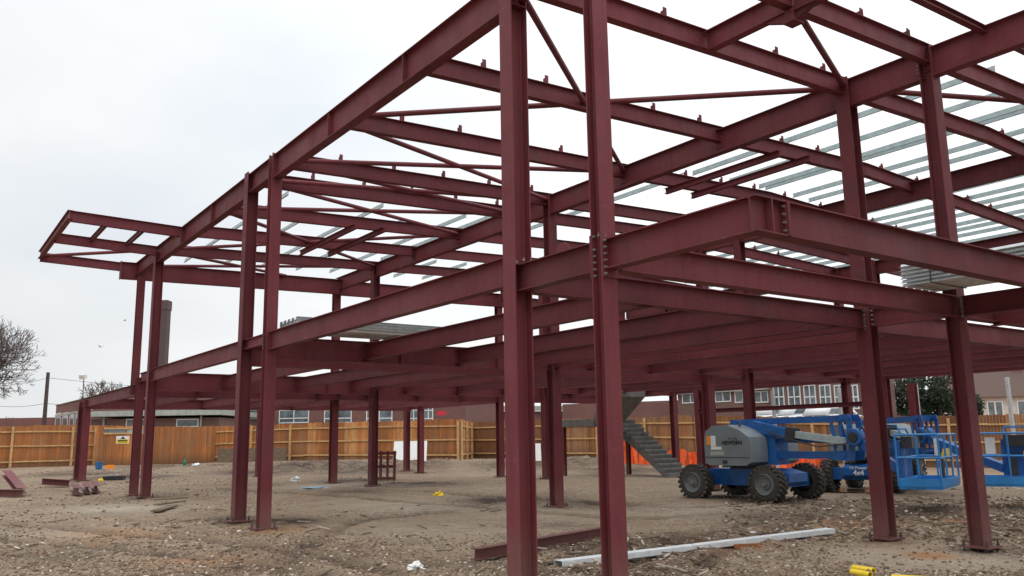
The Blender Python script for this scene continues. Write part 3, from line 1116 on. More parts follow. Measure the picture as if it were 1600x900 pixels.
# ------------------------------------------------------------------ precast stair
base = ong(1056, 746, 0.03)
sx0, sy0 = base.x + .2, base.y - .55
st = empty('concrete_stair', (sx0, sy0, 0.03), 'grey precast concrete stair flight with sawtooth steps behind the front columns', 'stair')
bm = B()
N, T_, R_, US = 13, .25, .176, .75
pts = [(0, 0)]
for i in range(N):
    pts += [(-T_ * i + .0, R_ * (i + 1) - .05), (-T_ * i + .0, R_ * (i + 1)), (-T_ * (i + 1) - .05, R_ * (i + 1))]
pts += [(-T_ * N, R_ * N - .25), (-.25, -.0)]
prism(bm, [(x, z) for x, z in pts], 0, 1.25)
put('lower_flight', bm, CONC, st)
bm = B()
box(bm, -T_ * N - 1.4, -T_ * N - .06, -.1, 1.25, R_ * N - .28, R_ * N)
box(bm, -T_ * N - 1.4, -T_ * N + US - .004, -1.5, -.104, R_ * N - .28, R_ * N)
put('landing', bm, CONC, st)
bm = B()
pts = [(-T_ * N + US, R_ * N)]
for i in range(6):
    pts += [(-T_ * N + US + T_ * i, R_ * (N + i + 1)), (-T_ * N + US + T_ * (i + 1), R_ * (N + i + 1))]
pts += [(-T_ * N + US + T_ * 6, R_ * (N + 6) - .25), (-T_ * N + US + .1, R_ * N - .24)]
prism(bm, pts, -1.5, -.12)
put('upper_flight', bm, CONC, st)
for dx, dy in ((-1.3, -1.4), (-1.3, 1.1), (-.12, 1.1)):
    bm = B()
    extr(bm, iprof(.15, .15, .012, .01, False), (-T_ * N + dx, dy, -.03), (-T_ * N + dx, dy, R_ * N - .29), (0, 1, 0))
    put('post', bm, RED, st)
bm = B()
box(bm, .05, 1.0, .9, 1.2, 0, .05)
put('offcut_board', bm, TIMB, org=None, loc=(sx0 + .3, sy0 - .4, gh(sx0, sy0) + .01), label='short brown board lying at the foot of the concrete stair', cat='board')

# ------------------------------------------------------------------ boom lifts
def wheel_parts(parent, x, y, zc, R, W, side):
    e = bpy.data.objects.new('wheel', None)
    bm = B()
    n = 40
    prof = [(-W / 2, R * .56), (-W / 2 + .01, R * .80), (-W / 2 + .04, R * .93), (-W / 4, R * .965), (W / 4, R * .965), (W / 2 - .04, R * .93), (W / 2 - .01, R * .80), (W / 2, R * .56)]
    rings = []
    for k in range(n):
        a = 2 * pi * k / n
        rings.append([bm.verts.new((p * 0 + r * sin(a), p, r * cos(a))) for p, r in prof])
    for k in range(n):
        A, C = rings[k], rings[(k + 1) % n]
        for i in range(len(prof) - 1):
            bm.faces.new((A[i], A[i + 1], C[i + 1], C[i]))
    # tread lugs
    for k in range(22):
        for s in (-1, 1):
            a = 2 * pi * (k + (.25 if s > 0 else -.25)) / 22
            m = Matrix.Rotation(a, 4, 'Y') @ Matrix.Translation((0, s * W * .26, R * .965)) @ Matrix.Rotation(s * .5, 4, 'Z')
            box(bm, -.030, .030, -W * .25, W * .25, -.03, .032, m)
    w_ = put('wheel', bm, TYRE, parent, loc=(x, y, zc))
    bm = B()
    pr = [(0, R * .57), (.02, R * .55), (-.05, R * .50), (-.075, R * .30), (-.04, R * .26), (-.03, R * .12), (.03, R * .10), (.035, 0.0)]
    rings = []
    for k in range(28):
        a = 2 * pi * k / 28
        rings.append([bm.verts.new((r * sin(a), side * (W / 2 + p), r * cos(a))) for p, r in pr[:-1]])
    for k in range(28):
        A, C = rings[k], rings[(k + 1) % 28]
        for i in range(len(pr) - 2):
            bm.faces.new((A[i], A[i + 1], C[i + 1], C[i]))
    bm.faces.new([r_[-1] for r_ in rings])
    put('rim', bm, RIM, w_)
    bm = B()
    for k in range(8):
        a = 2 * pi * k / 8
        tube(bm, (R * .2 * sin(a), side * (W / 2 - .032), R * .2 * cos(a)), (R * .2 * sin(a), side * (W / 2 - .005), R * .2 * cos(a)), .014, n=6)
    put('wheel_nut', bm, BOLT, w_)
    bpy.data.objects.remove(e)


def basket(root, ox, oy, oz, rot, detail=True):
    """platform basket, long side across local y"""
    bk = bpy.data.objects.new('basket', None)
    L, D, H = .92, .40, 1.08
    M = Matrix.Translation((ox, oy, oz)) @ Matrix.Rotation(rot, 4, 'Z')
    bm = B()
    box(bm, -D, D, -L, L, 0, .05)
    for s in (-1, 1):
        box(bm, s * D - .02, s * D + .02, -L, L, .05, .20)
        box(bm, -D + .02, D - .02, s * L - .02, s * L + .02, .05, .20)
    bmesh.ops.transform(bm, matrix=M, verts=bm.verts)
    b0 = put('basket', bm, BLUE2, root)
    bpy.data.objects.remove(bk)
    r = .020
    bm = B()
    cs = [(-D, -L), (D, -L), (D, L), (-D, L)]
    for z in (H, .62):
        for i in range(4):
            a, c = cs[i], cs[(i + 1) % 4]
            tube(bm, (a[0], a[1], z), (c[0], c[1], z), r, n=8)
    for s in (-1, 1):
        for k in range(4):
            y = -L + 2 * L * k / 3
            tube(bm, (s * D, y, .05), (s * D, y, H), r, n=8)
        tube(bm, (0, s * L, .05), (0, s * L, H), r, n=8)
    # guard hoop over the control box
    path(bm, [V((-D, -.35, H)), V((-D - .05, -.32, H + .13)), V((-D - .05, .32, H + .13)), V((-D, .35, H))], r, 8)
    bmesh.ops.transform(bm, matrix=M, verts=bm.verts)
    put('guard_rail', bm, BLUE2, b0)
    bm = B()
    box(bm, -D - .02, -D + .20, -.36, .30, .80, 1.04)
    bev(bm, .02)
    bmesh.ops.transform(bm, matrix=M, verts=bm.verts)
    put('control_box', bm, DARK, b0)
    bm = B()
    box(bm, -D - .12, -D - .03, -.42, .42, .08, .95)
    bev(bm, .015)
    bmesh.ops.transform(bm, matrix=M, verts=bm.verts)
    put('mounting_plate', bm, BLUE, b0)
    for yy, m_, zz in ((-.62, WHITE, .66), (.05, YELLOW, .55), (-.25, DARK, .22), (.42, YELLOW, .62), (.2, YELLOW, .62)):
        bm = B()
        box(bm, D - .12, D - .06, yy - .09, yy + .09, zz, zz + (.34 if m_ is WHITE else .16 if m_ is YELLOW else .36))
        bmesh.ops.transform(bm, matrix=M, verts=bm.verts)
        put('notice_plate', bm, m_, b0)
    return b0


def boom_lift(loc, rz_, ch_rot, label, group, reach, brot):
    root = empty('boom_lift', loc, label, 'boom lift', group, rz_)
    Mc = Matrix.Rotation(ch_rot, 4, 'Z')

    def P(name, bm, m, par=None, smooth=False, M=None):
        if M is not None:
            bmesh.ops.transform(bm, matrix=M, verts=bm.verts)
        return put(name, bm, m, par or root, smooth=smooth)
    # chassis
    bm = B()
    prism(bm, [(-1.2, .36), (1.2, .36), (1.32, .46), (1.32, .66), (.9, .76), (-.9, .76), (-1.32, .66), (-1.32, .46)], -.42, .42)
    bev(bm, .025)
    ch = P('chassis', bm, BLUE, M=Mc)
    for s in (-1, 1):
        bm = B()
        box(bm, s * 1.02 - .17, s * 1.02 + .17, -.74, .74, .34, .66)
        bev(bm, .02)
        P('axle', bm, BLUE, ch, M=Mc)
    for sx in (-1, 1):
        for sy in (-1, 1):
            q = Mc @ V((sx * 1.03, sy * .88, .43))
            tmp = B(); tmp.free()
            wheel_parts(ch, q.x, q.y, .43, .435, .32, sy)
            for c in ch.children:
                if c.name.startswith('wheel') and abs(c.location.x - q.x) < 1e-4 and abs(c.location.y - q.y) < 1e-4:
                    c.rotation_euler = (0, 0, ch_rot)
    bm = B()
    bmesh.ops.create_cone(bm, cap_ends=True, segments=24, radius1=.5, radius2=.5, depth=.12, matrix=Matrix.Translation((0, 0, .82)))
    P('turntable', bm, DARK)
    # hoods either side of the boom
    hp = [(-.68, .05), (-.69, .62), (-.64, .84), (-.5, .91), (-.44, .97), (.05, .98), (.42, .84), (.66, .68), (.70, .55), (.70, .08), (.55, .0), (-.55, .0)]
    for s in (-1, 1):
        bm = B()
        y0, y1 = (-.98, -.30) if s < 0 else (.30, .98)
        prism(bm, [(x + .08, z + .86) for x, z in hp], y0, y1)
        bev(bm, .05, 3, 25)
        hood = P('engine_hood' if s < 0 else 'tank_hood', bm, GREY, smooth=True)
        hood.data.set_sharp_from_angle(angle=radians(35)) if hasattr(hood.data, 'set_sharp_from_angle') else None
        if s < 0:
            yf = -.985
            for nm, x0, x1, z0, z1, m_ in (('orange_decal', -.53, -.41, 1.36, 1.58, ORANGE), ('white_decal', -.40, -.24, 1.32, 1.58, WHITE), ('white_decal', -.40, -.07, 1.24, 1.315, WHITE), ('white_decal', -.42, .0, 1.10, 1.20, FASC)):
                bm = B()
                box(bm, x0, x1, yf - .004, yf, z0, z1)
                P(nm, bm, m_, hood)
            mt = Matrix.Translation((.25, yf - .003, 1.405)) @ Matrix.Rotation(pi / 2, 4, 'X')
            textmesh('lettering', 'HEWDEN', .125, BLACK, hood, mt, 'black hire company lettering', bold=.004, width=1.12)
            mt = Matrix.Translation((.28, yf - .003, 1.505)) @ Matrix.Rotation(pi / 2, 4, 'X')
            textmesh('lettering', 'AB 1783', .075, GREYTXT, hood, mt, width=1.1)
            bm = B()
            box(bm, -.59, .76, yf - .002, yf + .02, 1.045, 1.060)
            P('hood_seam', bm, DARK, hood)
            bm = B()
            box(bm, -.06, .08, yf - .006, yf + .02, .90, .985)
            P('vent', bm, DARK, hood)
            bm = B()
            tube(bm, (.31, -.7, 1.80), (.24, -.7, 1.93), .025, n=8)
            P('exhaust', bm, DARK, hood)
    # mast and arms
    bm = B()
    box(bm, .62, .98, -.26, .26, .86, 1.80)
    bev(bm, .02)
    P('mast', bm, BLUE)
    for nm, a, b_, h in (('upper_link', (-.45, 1.90), (2.80, 1.93), .15), ('lower_arm', (.5, 1.10), (2.75, 1.10), .17), ('mid_link', (.5, 1.45), (2.7, 1.42), .10)):
        bm = B()
        for yy in ((-.11, .11) if nm != 'upper_link' else (.02,)):
            wy = .05 if nm != 'upper_link' else .13
            prism(bm, [(a[0], a[1] - h / 2), (b_[0], b_[1] - h / 2), (b_[0], b_[1] + h / 2), (a[0], a[1] + h / 2)], yy - wy, yy + wy)
        bev(bm, .012, 1)
        P(nm, bm, BLUE)
    bm = B()
    for yy in (-.2, .2):
        for pl in ([(2.5, .98), (3.0, .98), (3.03, 1.2), (2.5, 1.2)], [(2.88, 1.2), (3.03, 1.2), (3.0, 1.9), (2.86, 1.9)], [(2.45, 1.84), (2.86, 1.86), (3.0, 1.9), (2.94, 2.02), (2.45, 1.99)],
                   [(2.50, 1.2), (2.58, 1.2), (2.60, 1.45), (2.52, 1.84), (2.45, 1.84), (2.5, 1.45)], [(2.68, 1.45), (2.75, 1.45), (2.73, 1.85), (2.66, 1.85)]):
            prism(bm, pl, yy - .012, yy + .012)
    for zz in (1.10, 1.45, 1.92):
        tube(bm, (2.75, -.24, zz), (2.75, .24, zz), .05, n=12)
    P('riser_bracket', bm, BLUE)
    # main boom down to the platform
    bm = B()
    prism(bm, [(-.25, 1.86), (-.20, 1.96), (.4, 1.93), (1.42, 1.70), (1.42, 1.50), (.8, 1.58), (.0, 1.74)], -.32, -.12)
    bev(bm, .015, 1)
    bo = P('main_boom', bm, BLUE)
    bm = B()
    extr(bm, [(-.07, -.08), (.07, -.08), (.07, .08), (-.07, .08)], (1.40, -.22, 1.60), (2.95, -.22, 1.40), (0, 0, 1))
    P('boom_extension', bm, GALV, bo)
    bm = B()
    prism(bm, [(1.30, 1.44), (1.55, 1.42), (1.58, 1.72), (1.36, 1.76)], -.345, -.095)
    bev(bm, .012, 1)
    P('boom_collar', bm, DARK, bo)
    bm = B()
    bmesh.ops.create_cone(bm, cap_ends=True, segments=24, radius1=.2, radius2=.2, depth=.3, matrix=Matrix.Translation((3.10, -.22, 1.50)) @ Matrix.Rotation(pi / 2, 4, 'X'))
    bev(bm, .02, 1)
    jp = P('jib_pivot', bm, BLUE)
    bm = B()
    bmesh.ops.create_cone(bm, cap_ends=True, segments=20, radius1=.13, radius2=.11, depth=.36, matrix=Matrix.Translation((3.10, -.22, 1.50)) @ Matrix.Rotation(pi / 2, 4, 'X'))
    P('pivot_cap', bm, DARK, jp)
    bm = B()
    extr(bm, [(-.07, -.09), (.07, -.09), (.07, .09), (-.07, .09)], (3.1, -.22, 1.45), (reach - .57, -.22, .80), (0, 0, 1))
    P('jib', bm, BLUE)
    bm = B()
    path(bm, [V((.6, -.3, 1.72)), V((1.4, -.33, 1.48)), V((2.2, -.36, 1.30)), V((2.9, -.33, 1.36)), V((3.3, -.3, 1.72)), V((3.6, -.28, 1.1))], .018, 6)
    P('hose', bm, DARK)
    basket(root, reach, -.15, .46, brot)
    return root, ch, Mc


p = ong(1183, 787, 0.0)
L1, ch, Mc = boom_lift((p.x - .95, p.y + 1.0, gh(p.x, p.y)), radians(2), radians(4), 'blue articulated boom lift with grey hood lettered in black, nearest the stair', 'blue boom lifts', 4.62, .27)
p2 = at(1360, 24.0)
bt = at(1608, 17.6)
blen = (bt - p2).length
baz = math.atan2(bt.y - p2.y, bt.x - p2.x)
L2, ch2, Mc2 = boom_lift((p2.x, p2.y, gh(p2.x, p2.y)), baz, radians(105) - baz, 'blue boom lift marked 4x4 behind the right columns, basket at the right edge', 'blue boom lifts', blen, -.6)
# 4x4 mark on the end of the second chassis
mt = Mc2 @ Matrix.Translation((-1.335, 0, .53)) @ Matrix.Rotation(-pi / 2, 4, 'Z') @ Matrix.Rotation(pi / 2, 4, 'X')
textmesh('lettering', '4x4', .19, WHITE, ch2, mt, 'white 4x4 lettering', bold=.004)
mt = Mc2 @ Matrix.Translation((-1.335, 0, .66)) @ Matrix.Rotation(-pi / 2, 4, 'Z') @ Matrix.Rotation(pi / 2, 4, 'X')
textmesh('lettering', 'Hi Power', .12, WHITE, ch2, mt, bold=.002)

# ------------------------------------------------------------------ fences
def fence_run(A, Bp, h0, label, rails=True, boards=True, post_sp=3.0, h1=None, seed=1, toward=V((0, 0)), group='close boarded timber fences', fm=None):
    rn = random.Random(seed)
    A = V((A.x, A.y)); Bp = V((Bp.x, Bp.y))
    L = (Bp - A).length
    d = (Bp - A) / L
    nrm = V((-d.y, d.x))
    if nrm.dot(toward - A) < 0: nrm = -nrm
    mid = (A + Bp) / 2
    org = V((mid.x, mid.y, gh(mid.x, mid.y)))
    root = empty('timber_fence', org, label, 'fence', group)
    bm = B()
    lay = bm.loops.layers.color.new('tint')
    q = 0
    tone = .5
    stp = 0
    while q < L:
        wd = .145 if not rails else .125
        p0 = A + d * q
        z = gh(p0.x, p0.y) - .05
        if rn.random() < .12: tone = rn.uniform(.05, .95)
        if rn.random() < .05: stp = rn.uniform(-.05, .05)
        t = min(1, max(0, rn.gauss(tone, .16)))
        hh = (h0 + ((h1 or h0) - h0) * q / L) + stp + rn.uniform(-.025, .025)
        k = rn.uniform(0, .012)
        M = Matrix(((d.x, nrm.x, 0, p0.x), (d.y, nrm.y, 0, p0.y), (0, 0, 1, z), (0, 0, 0, 1)))
        for f in box(bm, .003, wd - .004, -.012 + k, .010 + k, 0, hh, M):
            for l in f.loops: l[lay] = (t, t, t, 1)
        q += wd
    put('board_panel', bm, fm or FENCE, root, org=org)
    if rails:
        for zr in (.30, 1.12, 1.88):
            bm = B()
            n = max(2, int(L / 3))
            for i in range(n):
                a, b = A + d * (L * i / n) + nrm * .05, A + d * (L * (i + 1) / n) + nrm * .05
                extr(bm, [(-.028, -.04), (.028, -.04), (.028, .04), (-.028, .04)], (a.x, a.y, gh(a.x, a.y) + zr + rn.uniform(-.02, .02)), (b.x, b.y, gh(b.x, b.y) + zr + rn.uniform(-.02, .02)), (0, 0, 1))
            put('rail', bm, RAIL, root, org=org)
        n = int(L / post_sp) + 1
        for i in range(n + 1):
            a = A + d * min(L, i * post_sp) + nrm * .07
            z = gh(a.x, a.y)
            bm = B()
            M = Matrix(((d.x, nrm.x, 0, a.x), (d.y, nrm.y, 0, a.y), (0, 0, 1, z), (0, 0, 0, 1)))
            box(bm, -.055, .055, -.02, .09, -.05, h0 - .12, M)
            put('post', bm, RAIL, root, org=org)
    return root, A, Bp, d, nrm, org


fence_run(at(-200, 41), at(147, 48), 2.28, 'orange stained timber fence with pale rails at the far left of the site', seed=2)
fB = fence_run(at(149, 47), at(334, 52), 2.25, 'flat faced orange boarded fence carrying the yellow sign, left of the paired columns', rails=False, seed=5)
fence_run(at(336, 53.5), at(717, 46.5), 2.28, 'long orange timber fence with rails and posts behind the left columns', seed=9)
fence_run(at(719, 46.5), at(736, 53), 2.3, 'short return of orange fence at the rear corner of the site', seed=11, toward=V((20, 40)))
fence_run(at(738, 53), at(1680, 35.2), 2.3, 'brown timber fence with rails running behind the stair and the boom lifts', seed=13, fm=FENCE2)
# vision slots with glazing and rails in the flat fence, and the safety sign on it
root, A, Bp, d, nrm, org = fB
def onfence(px):
    # intersect the bearing with the fence line
    r = at(px, 1.0)
    den = d.x * r.y - d.y * r.x
    t = (A.x * d.y - A.y * d.x) / (r.x * d.y - r.y * d.x)
    return V((r.x * t, r.y * t))
def fence_quad(name, px0, px1, py0, py1, m, parent, off=.02, thick=.02, orgl=None):
    a, b = onfence(px0), onfence(px1)
    dep = -0.7995 * a.x + 0.5744 * a.y
    z0, z1 = zat(py1, px0, dep), zat(py0, px0, dep)
    M = Matrix(((d.x, nrm.x, 0, a.x), (d.y, nrm.y, 0, a.y), (0, 0, 1, 0), (0, 0, 0, 1)))
    bm = B()
    box(bm, 0, (b - a).length, off, off + thick, z0, z1, M)
    return bm, a, b, z0, z1
for x0, x1, y0, y1, m_, nm in ((161, 196, 671, 676.5, GLASS, 'vision_slot'), (197, 224, 671, 676.5, FASC, 'vision_slot'), (160, 226, 668.5, 671, RAIL, 'slot_rail'), (160, 226, 676.5, 679, RAIL, 'slot_rail')):
    bm, *_ = fence_quad(nm, x0, x1, y0, y1, m_, root, .02 if m_ in (GLASS, FASC) else .022, .02 if m_ in (GLASS, FASC) else .05)
    put(nm, bm, m_, root, org=org)
bm, a, b, z0, z1 = fence_quad('sign', 180.5, 201, 681.5, 693.5, WHITE, None, .03, .012)
so_ = V((a.x, a.y, z0))
sg = put('safety_sign', bm, WHITE, org=so_, label='small white and yellow safety sign fixed to the orange fence at left', cat='sign')
bm, *_ = fence_quad('band', 181.2, 200.4, 686.6, 693, YELLOW, None, .043, .004)
put('yellow_band', bm, YELLOW, sg, org=so_)
bm, *_ = fence_quad('band', 183, 198, 687.4, 689.2, BLACK, None, .048, .003)
put('print_line', bm, BLACK, sg, org=so_)
bm, *_ = fence_quad('band', 183, 198, 690.2, 691.2, BLACK, None, .048, .003)
put('print_line', bm, BLACK, sg, org=so_)
# warning triangle
ma = (a + b) / 2 + nrm * .047
w_ = .16
bm = B()
vs = [bm.verts.new((ma.x + d.x * k * w_, ma.y + d.y * k * w_, z0 + (z1 - z0) * h)) for k, h in ((-1, .62), (1, .62), (0, .95))]
bm.faces.new(vs)
put('warning_triangle', bm, BLACK, sg, org=so_)
# sign on the right fence behind the stair
pS = at(1040, 46.0)
bm = B()
Ms = Matrix.Translation((pS.x, pS.y, 1.75)) @ Matrix.Rotation(math.atan2(FWD.y, FWD.x) - pi / 2, 4, 'Z')
box(bm, -.11, .11, -.01, .01, .2, .42, Ms)
sg2 = put('safety_sign', bm, WHITE, org=V((pS.x, pS.y, 1.75)), label='small white and orange sign on the fence behind the stair', cat='sign')
bm = B()
box(bm, -.11, .11, -.012, .01, -.02, .195, Ms)
put('orange_band', bm, YELLOW, sg2, org=V((pS.x, pS.y, 1.75)))


# ------------------------------------------------------------------ background buildings
def uvbox(bm, quad, u0=0):
    pass


def wall_mesh(A, Bp, z0, z1, thick=.3, zb1=None):
    """upright wall slab with metre UVs; top may slope from z1 to zb1"""
    A = V((A.x, A.y)); Bp = V((Bp.x, Bp.y))
    L = (Bp - A).length
    d = (Bp - A) / L
    n = V((-d.y, d.x))
    if n.dot(-A) < 0: n = -n
    zb1 = z1 if zb1 is None else zb1
    bm = B()
    uv = bm.loops.layers.uv.new('UVMap')
    pts = []
    for q, zt in ((0, z1), (L, zb1)):
        for o in (0, -thick):
            for z in (z0, zt):
                p = A + d * q + n * o
                v = bm.verts.new((p.x, p.y, z))
                pts.append((v, q - o, z))
    lut = {v: (q, z) for v, q, z in pts}
    vs = [p[0] for p in pts]
    for f in ((0, 4, 5, 1), (2, 3, 7, 6), (0, 1, 3, 2), (4, 6, 7, 5), (1, 5, 7, 3)):
        fc = bm.faces.new([vs[i] for i in f])
        for l in fc.loops: l[uv].uv = lut[l.vert]
    return bm, d, n, L


def window_on(parent, org, A, d, n, q0, q1, z0, z1, mull=(0.5,), trans=(), fw=.07, name='window'):
    M = Matrix(((d.x, n.x, 0, A.x), (d.y, n.y, 0, A.y), (0, 0, 1, 0), (0, 0, 0, 1)))
    bm = B()
    box(bm, q0, q1, .0, .05, z0, z0 + fw, M)
    box(bm, q0, q1, .0, .05, z1 - fw, z1, M)
    xs = [q0] + [q0 + (q1 - q0) * m for m in mull] + [q1]
    for i, x in enumerate(xs):
        a = x - (0 if i == 0 else fw if i == len(xs) - 1 else fw / 2)
        box(bm, a, a + fw, .002, .046, z0 + fw, z1 - fw, M)
    for t in trans:
        zz = z0 + (z1 - z0) * t
        for xa, xb in zip(xs, xs[1:]):
            box(bm, xa + fw, xb - fw, .004, .044, zz - fw / 2, zz + fw / 2, M)
    f = put(name, bm, WHITE, parent, org=org)
    bm = B()
    box(bm, q0 + .01, q1 - .01, .008, .02, z0 + .01, z1 - .01, M)
    put('pane', bm, GLASS, f, org=org)
    return f


def brick_building(name, label, pxa, da, pxb, db, z1, thick, wins, mat=BRICK, fascia=None, zb=None, depth=10, cat='building'):
    A, Bp = at(pxa, da), at(pxb, db)
    org = V(((A.x + Bp.x) / 2, (A.y + Bp.y) / 2, .4))
    root = empty(name, org, label, cat)
    bm, d, n, L = wall_mesh(A, Bp, .2, z1, depth, zb)
    put('wall', bm, mat, root, org=org)
    for px0, px1, py0, py1, mull, trans in wins:
        def q(px):
            r = at(px, 1.0)
            t = (A.x * d.y - A.y * d.x) / (r.x * d.y - r.y * d.x)
            P = V((r.x * t, r.y * t))
            return (P - A).dot(d), t
        qa, ta = q(px0); qb, tb = q(px1)
        window_on(root, org, A, d, n, qa, qb, zat(py1, px0, ta), zat(py0, px0, ta), mull, trans)
    if fascia:
        M = Matrix(((d.x, n.x, 0, A.x), (d.y, n.y, 0, A.y), (0, 0, 1, 0), (0, 0, 0, 1)))
        bm = B()
        for z0_, z1_, o in fascia:
            box(bm, -.3, L + .3, -.3, o, z0_, z1_, M)
        put('roof_edge', bm, FASC, root, org=org)
    return root, A, d, n, L, org


# far brick wall building at left edge
brick_building('brick_building', 'low maroon brick building far left beyond the fence', -150, 80, 82, 80, 4.3, .3, [])
# taller one with sloping skyline in perspective
b1 = brick_building('brick_building', 'flat roofed brick building with a corner row of pale windows at left', 83, 72, 141, 59.5, 5.0, .3,
                    [(84, 92, 647, 668, (), ()), (95, 103, 646, 668, (), ()), (106, 113, 645, 668, (), ()), (115, 121, 644, 668, (), ())], fascia=None)
r_, A_, d_, n_, L_, o_ = b1
M_ = Matrix(((d_.x, n_.x, 0, A_.x), (d_.y, n_.y, 0, A_.y), (0, 0, 1, 0), (0, 0, 0, 1)))
bm = B()
box(bm, .2, L_ - .1, .0, .06, 4.05, 4.22, M_)
put('window_head', bm, FASC, r_, org=o_)
bm = B()
box(bm, -.1, L_, -.3, .05, 5.0, 5.08, M_)
put('coping', bm, ASPH, r_, org=o_)
brick_building('plant_room', 'small dark flat roofed block rising behind the low annexe', 183, 68, 300, 68, 6.0, .3, [], mat=BRICK2, fascia=((6.02, 6.25, .3),))
# low flat roofed annexe with pale fascia
b2 = brick_building('brick_annexe', 'low brick annexe with thick pale grey fascia just beyond the flat fence', 140, 57, 341, 57, 3.35, .3,
                    [(195, 226, 655, 668, (), ()), (274, 309, 655, 668, (), ())], mat=BRICK2)
r_, A_, d_, n_, L_, o_ = b2
M_ = Matrix(((d_.x, n_.x, 0, A_.x), (d_.y, n_.y, 0, A_.y), (0, 0, 1, 0), (0, 0, 0, 1)))
bm = B()
box(bm, -.2, L_ + .3, -9, .75, 3.50, 3.86, M_)
bev(bm, .03, 1)
put('roof_edge', bm, FASC, r_, org=o_)
for q in (.9, L_ - 1.2):
    bm = B()
    tube(bm, V((A_.x, A_.y, 0)) + V((d_.x, d_.y, 0)) * q + V((n_.x, n_.y, 0)) * .1 + V((0, 0, .3)), V((A_.x, A_.y, 0)) + V((d_.x, d_.y, 0)) * q + V((n_.x, n_.y, 0)) * .1 + V((0, 0, 3.5)), .07, n=8)
    put('drainpipe', bm, FASC, r_, org=o_)
# long brick school block with big white windows
b3 = brick_building('school_block', 'long brick block with white framed windows above the rear fence', 300, 68, 728, 62, 5.0, .3,
                    [(x0, x1, 635, 662, (.5,), (.28, .75)) for x0, x1 in ((362, 402), (435, 482), (506, 549), (572, 613), (637, 656), (662, 677))])
r_, A_, d_, n_, L_, o_ = b3
M_ = Matrix(((d_.x, n_.x, 0, A_.x), (d_.y, n_.y, 0, A_.y), (0, 0, 1, 0), (0, 0, 0, 1)))
bm = B()
box(bm, -.3, L_ + .3, -9, .3, 5.02, 5.35, M_)
put('roof_edge', bm, FASC, r_, org=o_)
# grey flat canopy right of it
brick_building('brick_building', 'dark brick building with grey flat roof behind the rear corner', 700, 70, 900, 74, 3.9, .3, [], mat=BRICK2, fascia=((3.95, 4.35, .4),))
brick_building('brick_building', 'wide plain brick block seen under the frame behind the stair', 880, 66, 1062, 62, 4.2, .3, [], mat=BRICK)
# right hand school range
b4 = brick_building('school_range', 'brown brick range with a row of low white windows at right of centre', 1062, 61, 1205, 56, 5.3, .3,
                    [(1069, 1096, 613, 631, (.5,), ()), (1121, 1146, 611, 629, (.5,), ()), (1152, 1178, 612, 630, (.5,), ()), (1182, 1205, 612, 630, (.5,), ())], mat=BRICK2, fascia=((4.55, 4.85, .35),))
r_, A_, d_, n_, L_, o_ = b4
M_ = Matrix(((d_.x, n_.x, 0, A_.x), (d_.y, n_.y, 0, A_.y), (0, 0, 1, 0), (0, 0, 0, 1)))
bm = B()
prism(bm, [(-.4, 5.3), (L_ + .2, 5.3), (L_ + .2, 7.2), (-.4, 7.2)], -5, -3.0, M_)
put('roof', bm, ASPH, r_, org=o_)
b5 = brick_building('school_hall', 'taller brown brick hall with a row of tall white windows at right', 1206, 55.5, 1352, 50, 5.45, .3,
                    [(x0, x1, 602, 640, (.5,), (.5,)) for x0, x1 in ((1213, 1230), (1236, 1256), (1261, 1280), (1286, 1304), (1309, 1326), (1331, 1347))], mat=BRICK2, fascia=((5.15, 5.5, .3),), depth=3.5)


# pitched-roof house at right
def house(px, dep, rz_, label, W=9, D=7, eave=4.6, ridge=7.2):
    c = at(px, dep)
    org = V((c.x, c.y, .4))
    root = empty('house', org, label, 'house', 'houses beyond the right fence', rz_)
    bm = B()
    uv = bm.loops.layers.uv.new('UVMap')
    box(bm, -W / 2, W / 2, -D / 2, D / 2, -.4, eave)
    put('wall', bm, simple('cream_render', (0.52, 0.50, 0.47), .85, 0, .1), root)
    bm = B()
    uv = bm.loops.layers.uv.new('UVMap')
    o = .5
    v = [bm.verts.new(q) for q in ((-W / 2 - o, -D / 2 - o, eave - .2), (W / 2 + o, -D / 2 - o, eave - .2), (W / 2 + o, D / 2 + o, eave - .2), (-W / 2 - o, D / 2 + o, eave - .2), (-W / 2 - o, 0, ridge), (W / 2 + o, 0, ridge))]
    for f in ((0, 1, 5, 4), (2, 3, 4, 5), (0, 4, 3), (1, 2, 5), (0, 3, 2, 1)):
        fc = bm.faces.new([v[i] for i in f])
        for l in fc.loops: l[uv].uv = (l.vert.co.x, l.vert.co.z * 2)
    rf = put('roof', bm, TILE, root)
    bm = B()
    box(bm, W * .25, W * .25 + .8, -.4, .4, ridge - .6, ridge + .9)
    put('chimney', bm, simple('chimney_brick', (.18, .08, .06), .9), rf)
    for x in (-3.0, -.6, 2.0):
        window_on(root, None, V((0, 0)), V((1, 0)), V((0, -1)), x - .65, x + .65, 2.7, 4.0, (.5,), ()) if False else None
        bm = B()
        box(bm, x - .7, x + .7, -D / 2 - .05, -D / 2 - .003, 2.6, 4.0)
        f = put('window', bm, WHITE, root)
        for s in (-1, 1):
            bm = B()
            box(bm, x + s * .33 - .26, x + s * .33 + .26, -D / 2 - .07, -D / 2 - .052, 2.7, 3.9)
            put('pane', bm, GLASS, f)
    return root


ang = math.atan2(FWD.y, FWD.x) - pi / 2
house(1553, 84, ang - .25, 'pale house with brown tiled roof nearest behind the right fence')
house(1665, 88, ang - .35, 'pale tiled house at the right edge, partly out of frame')

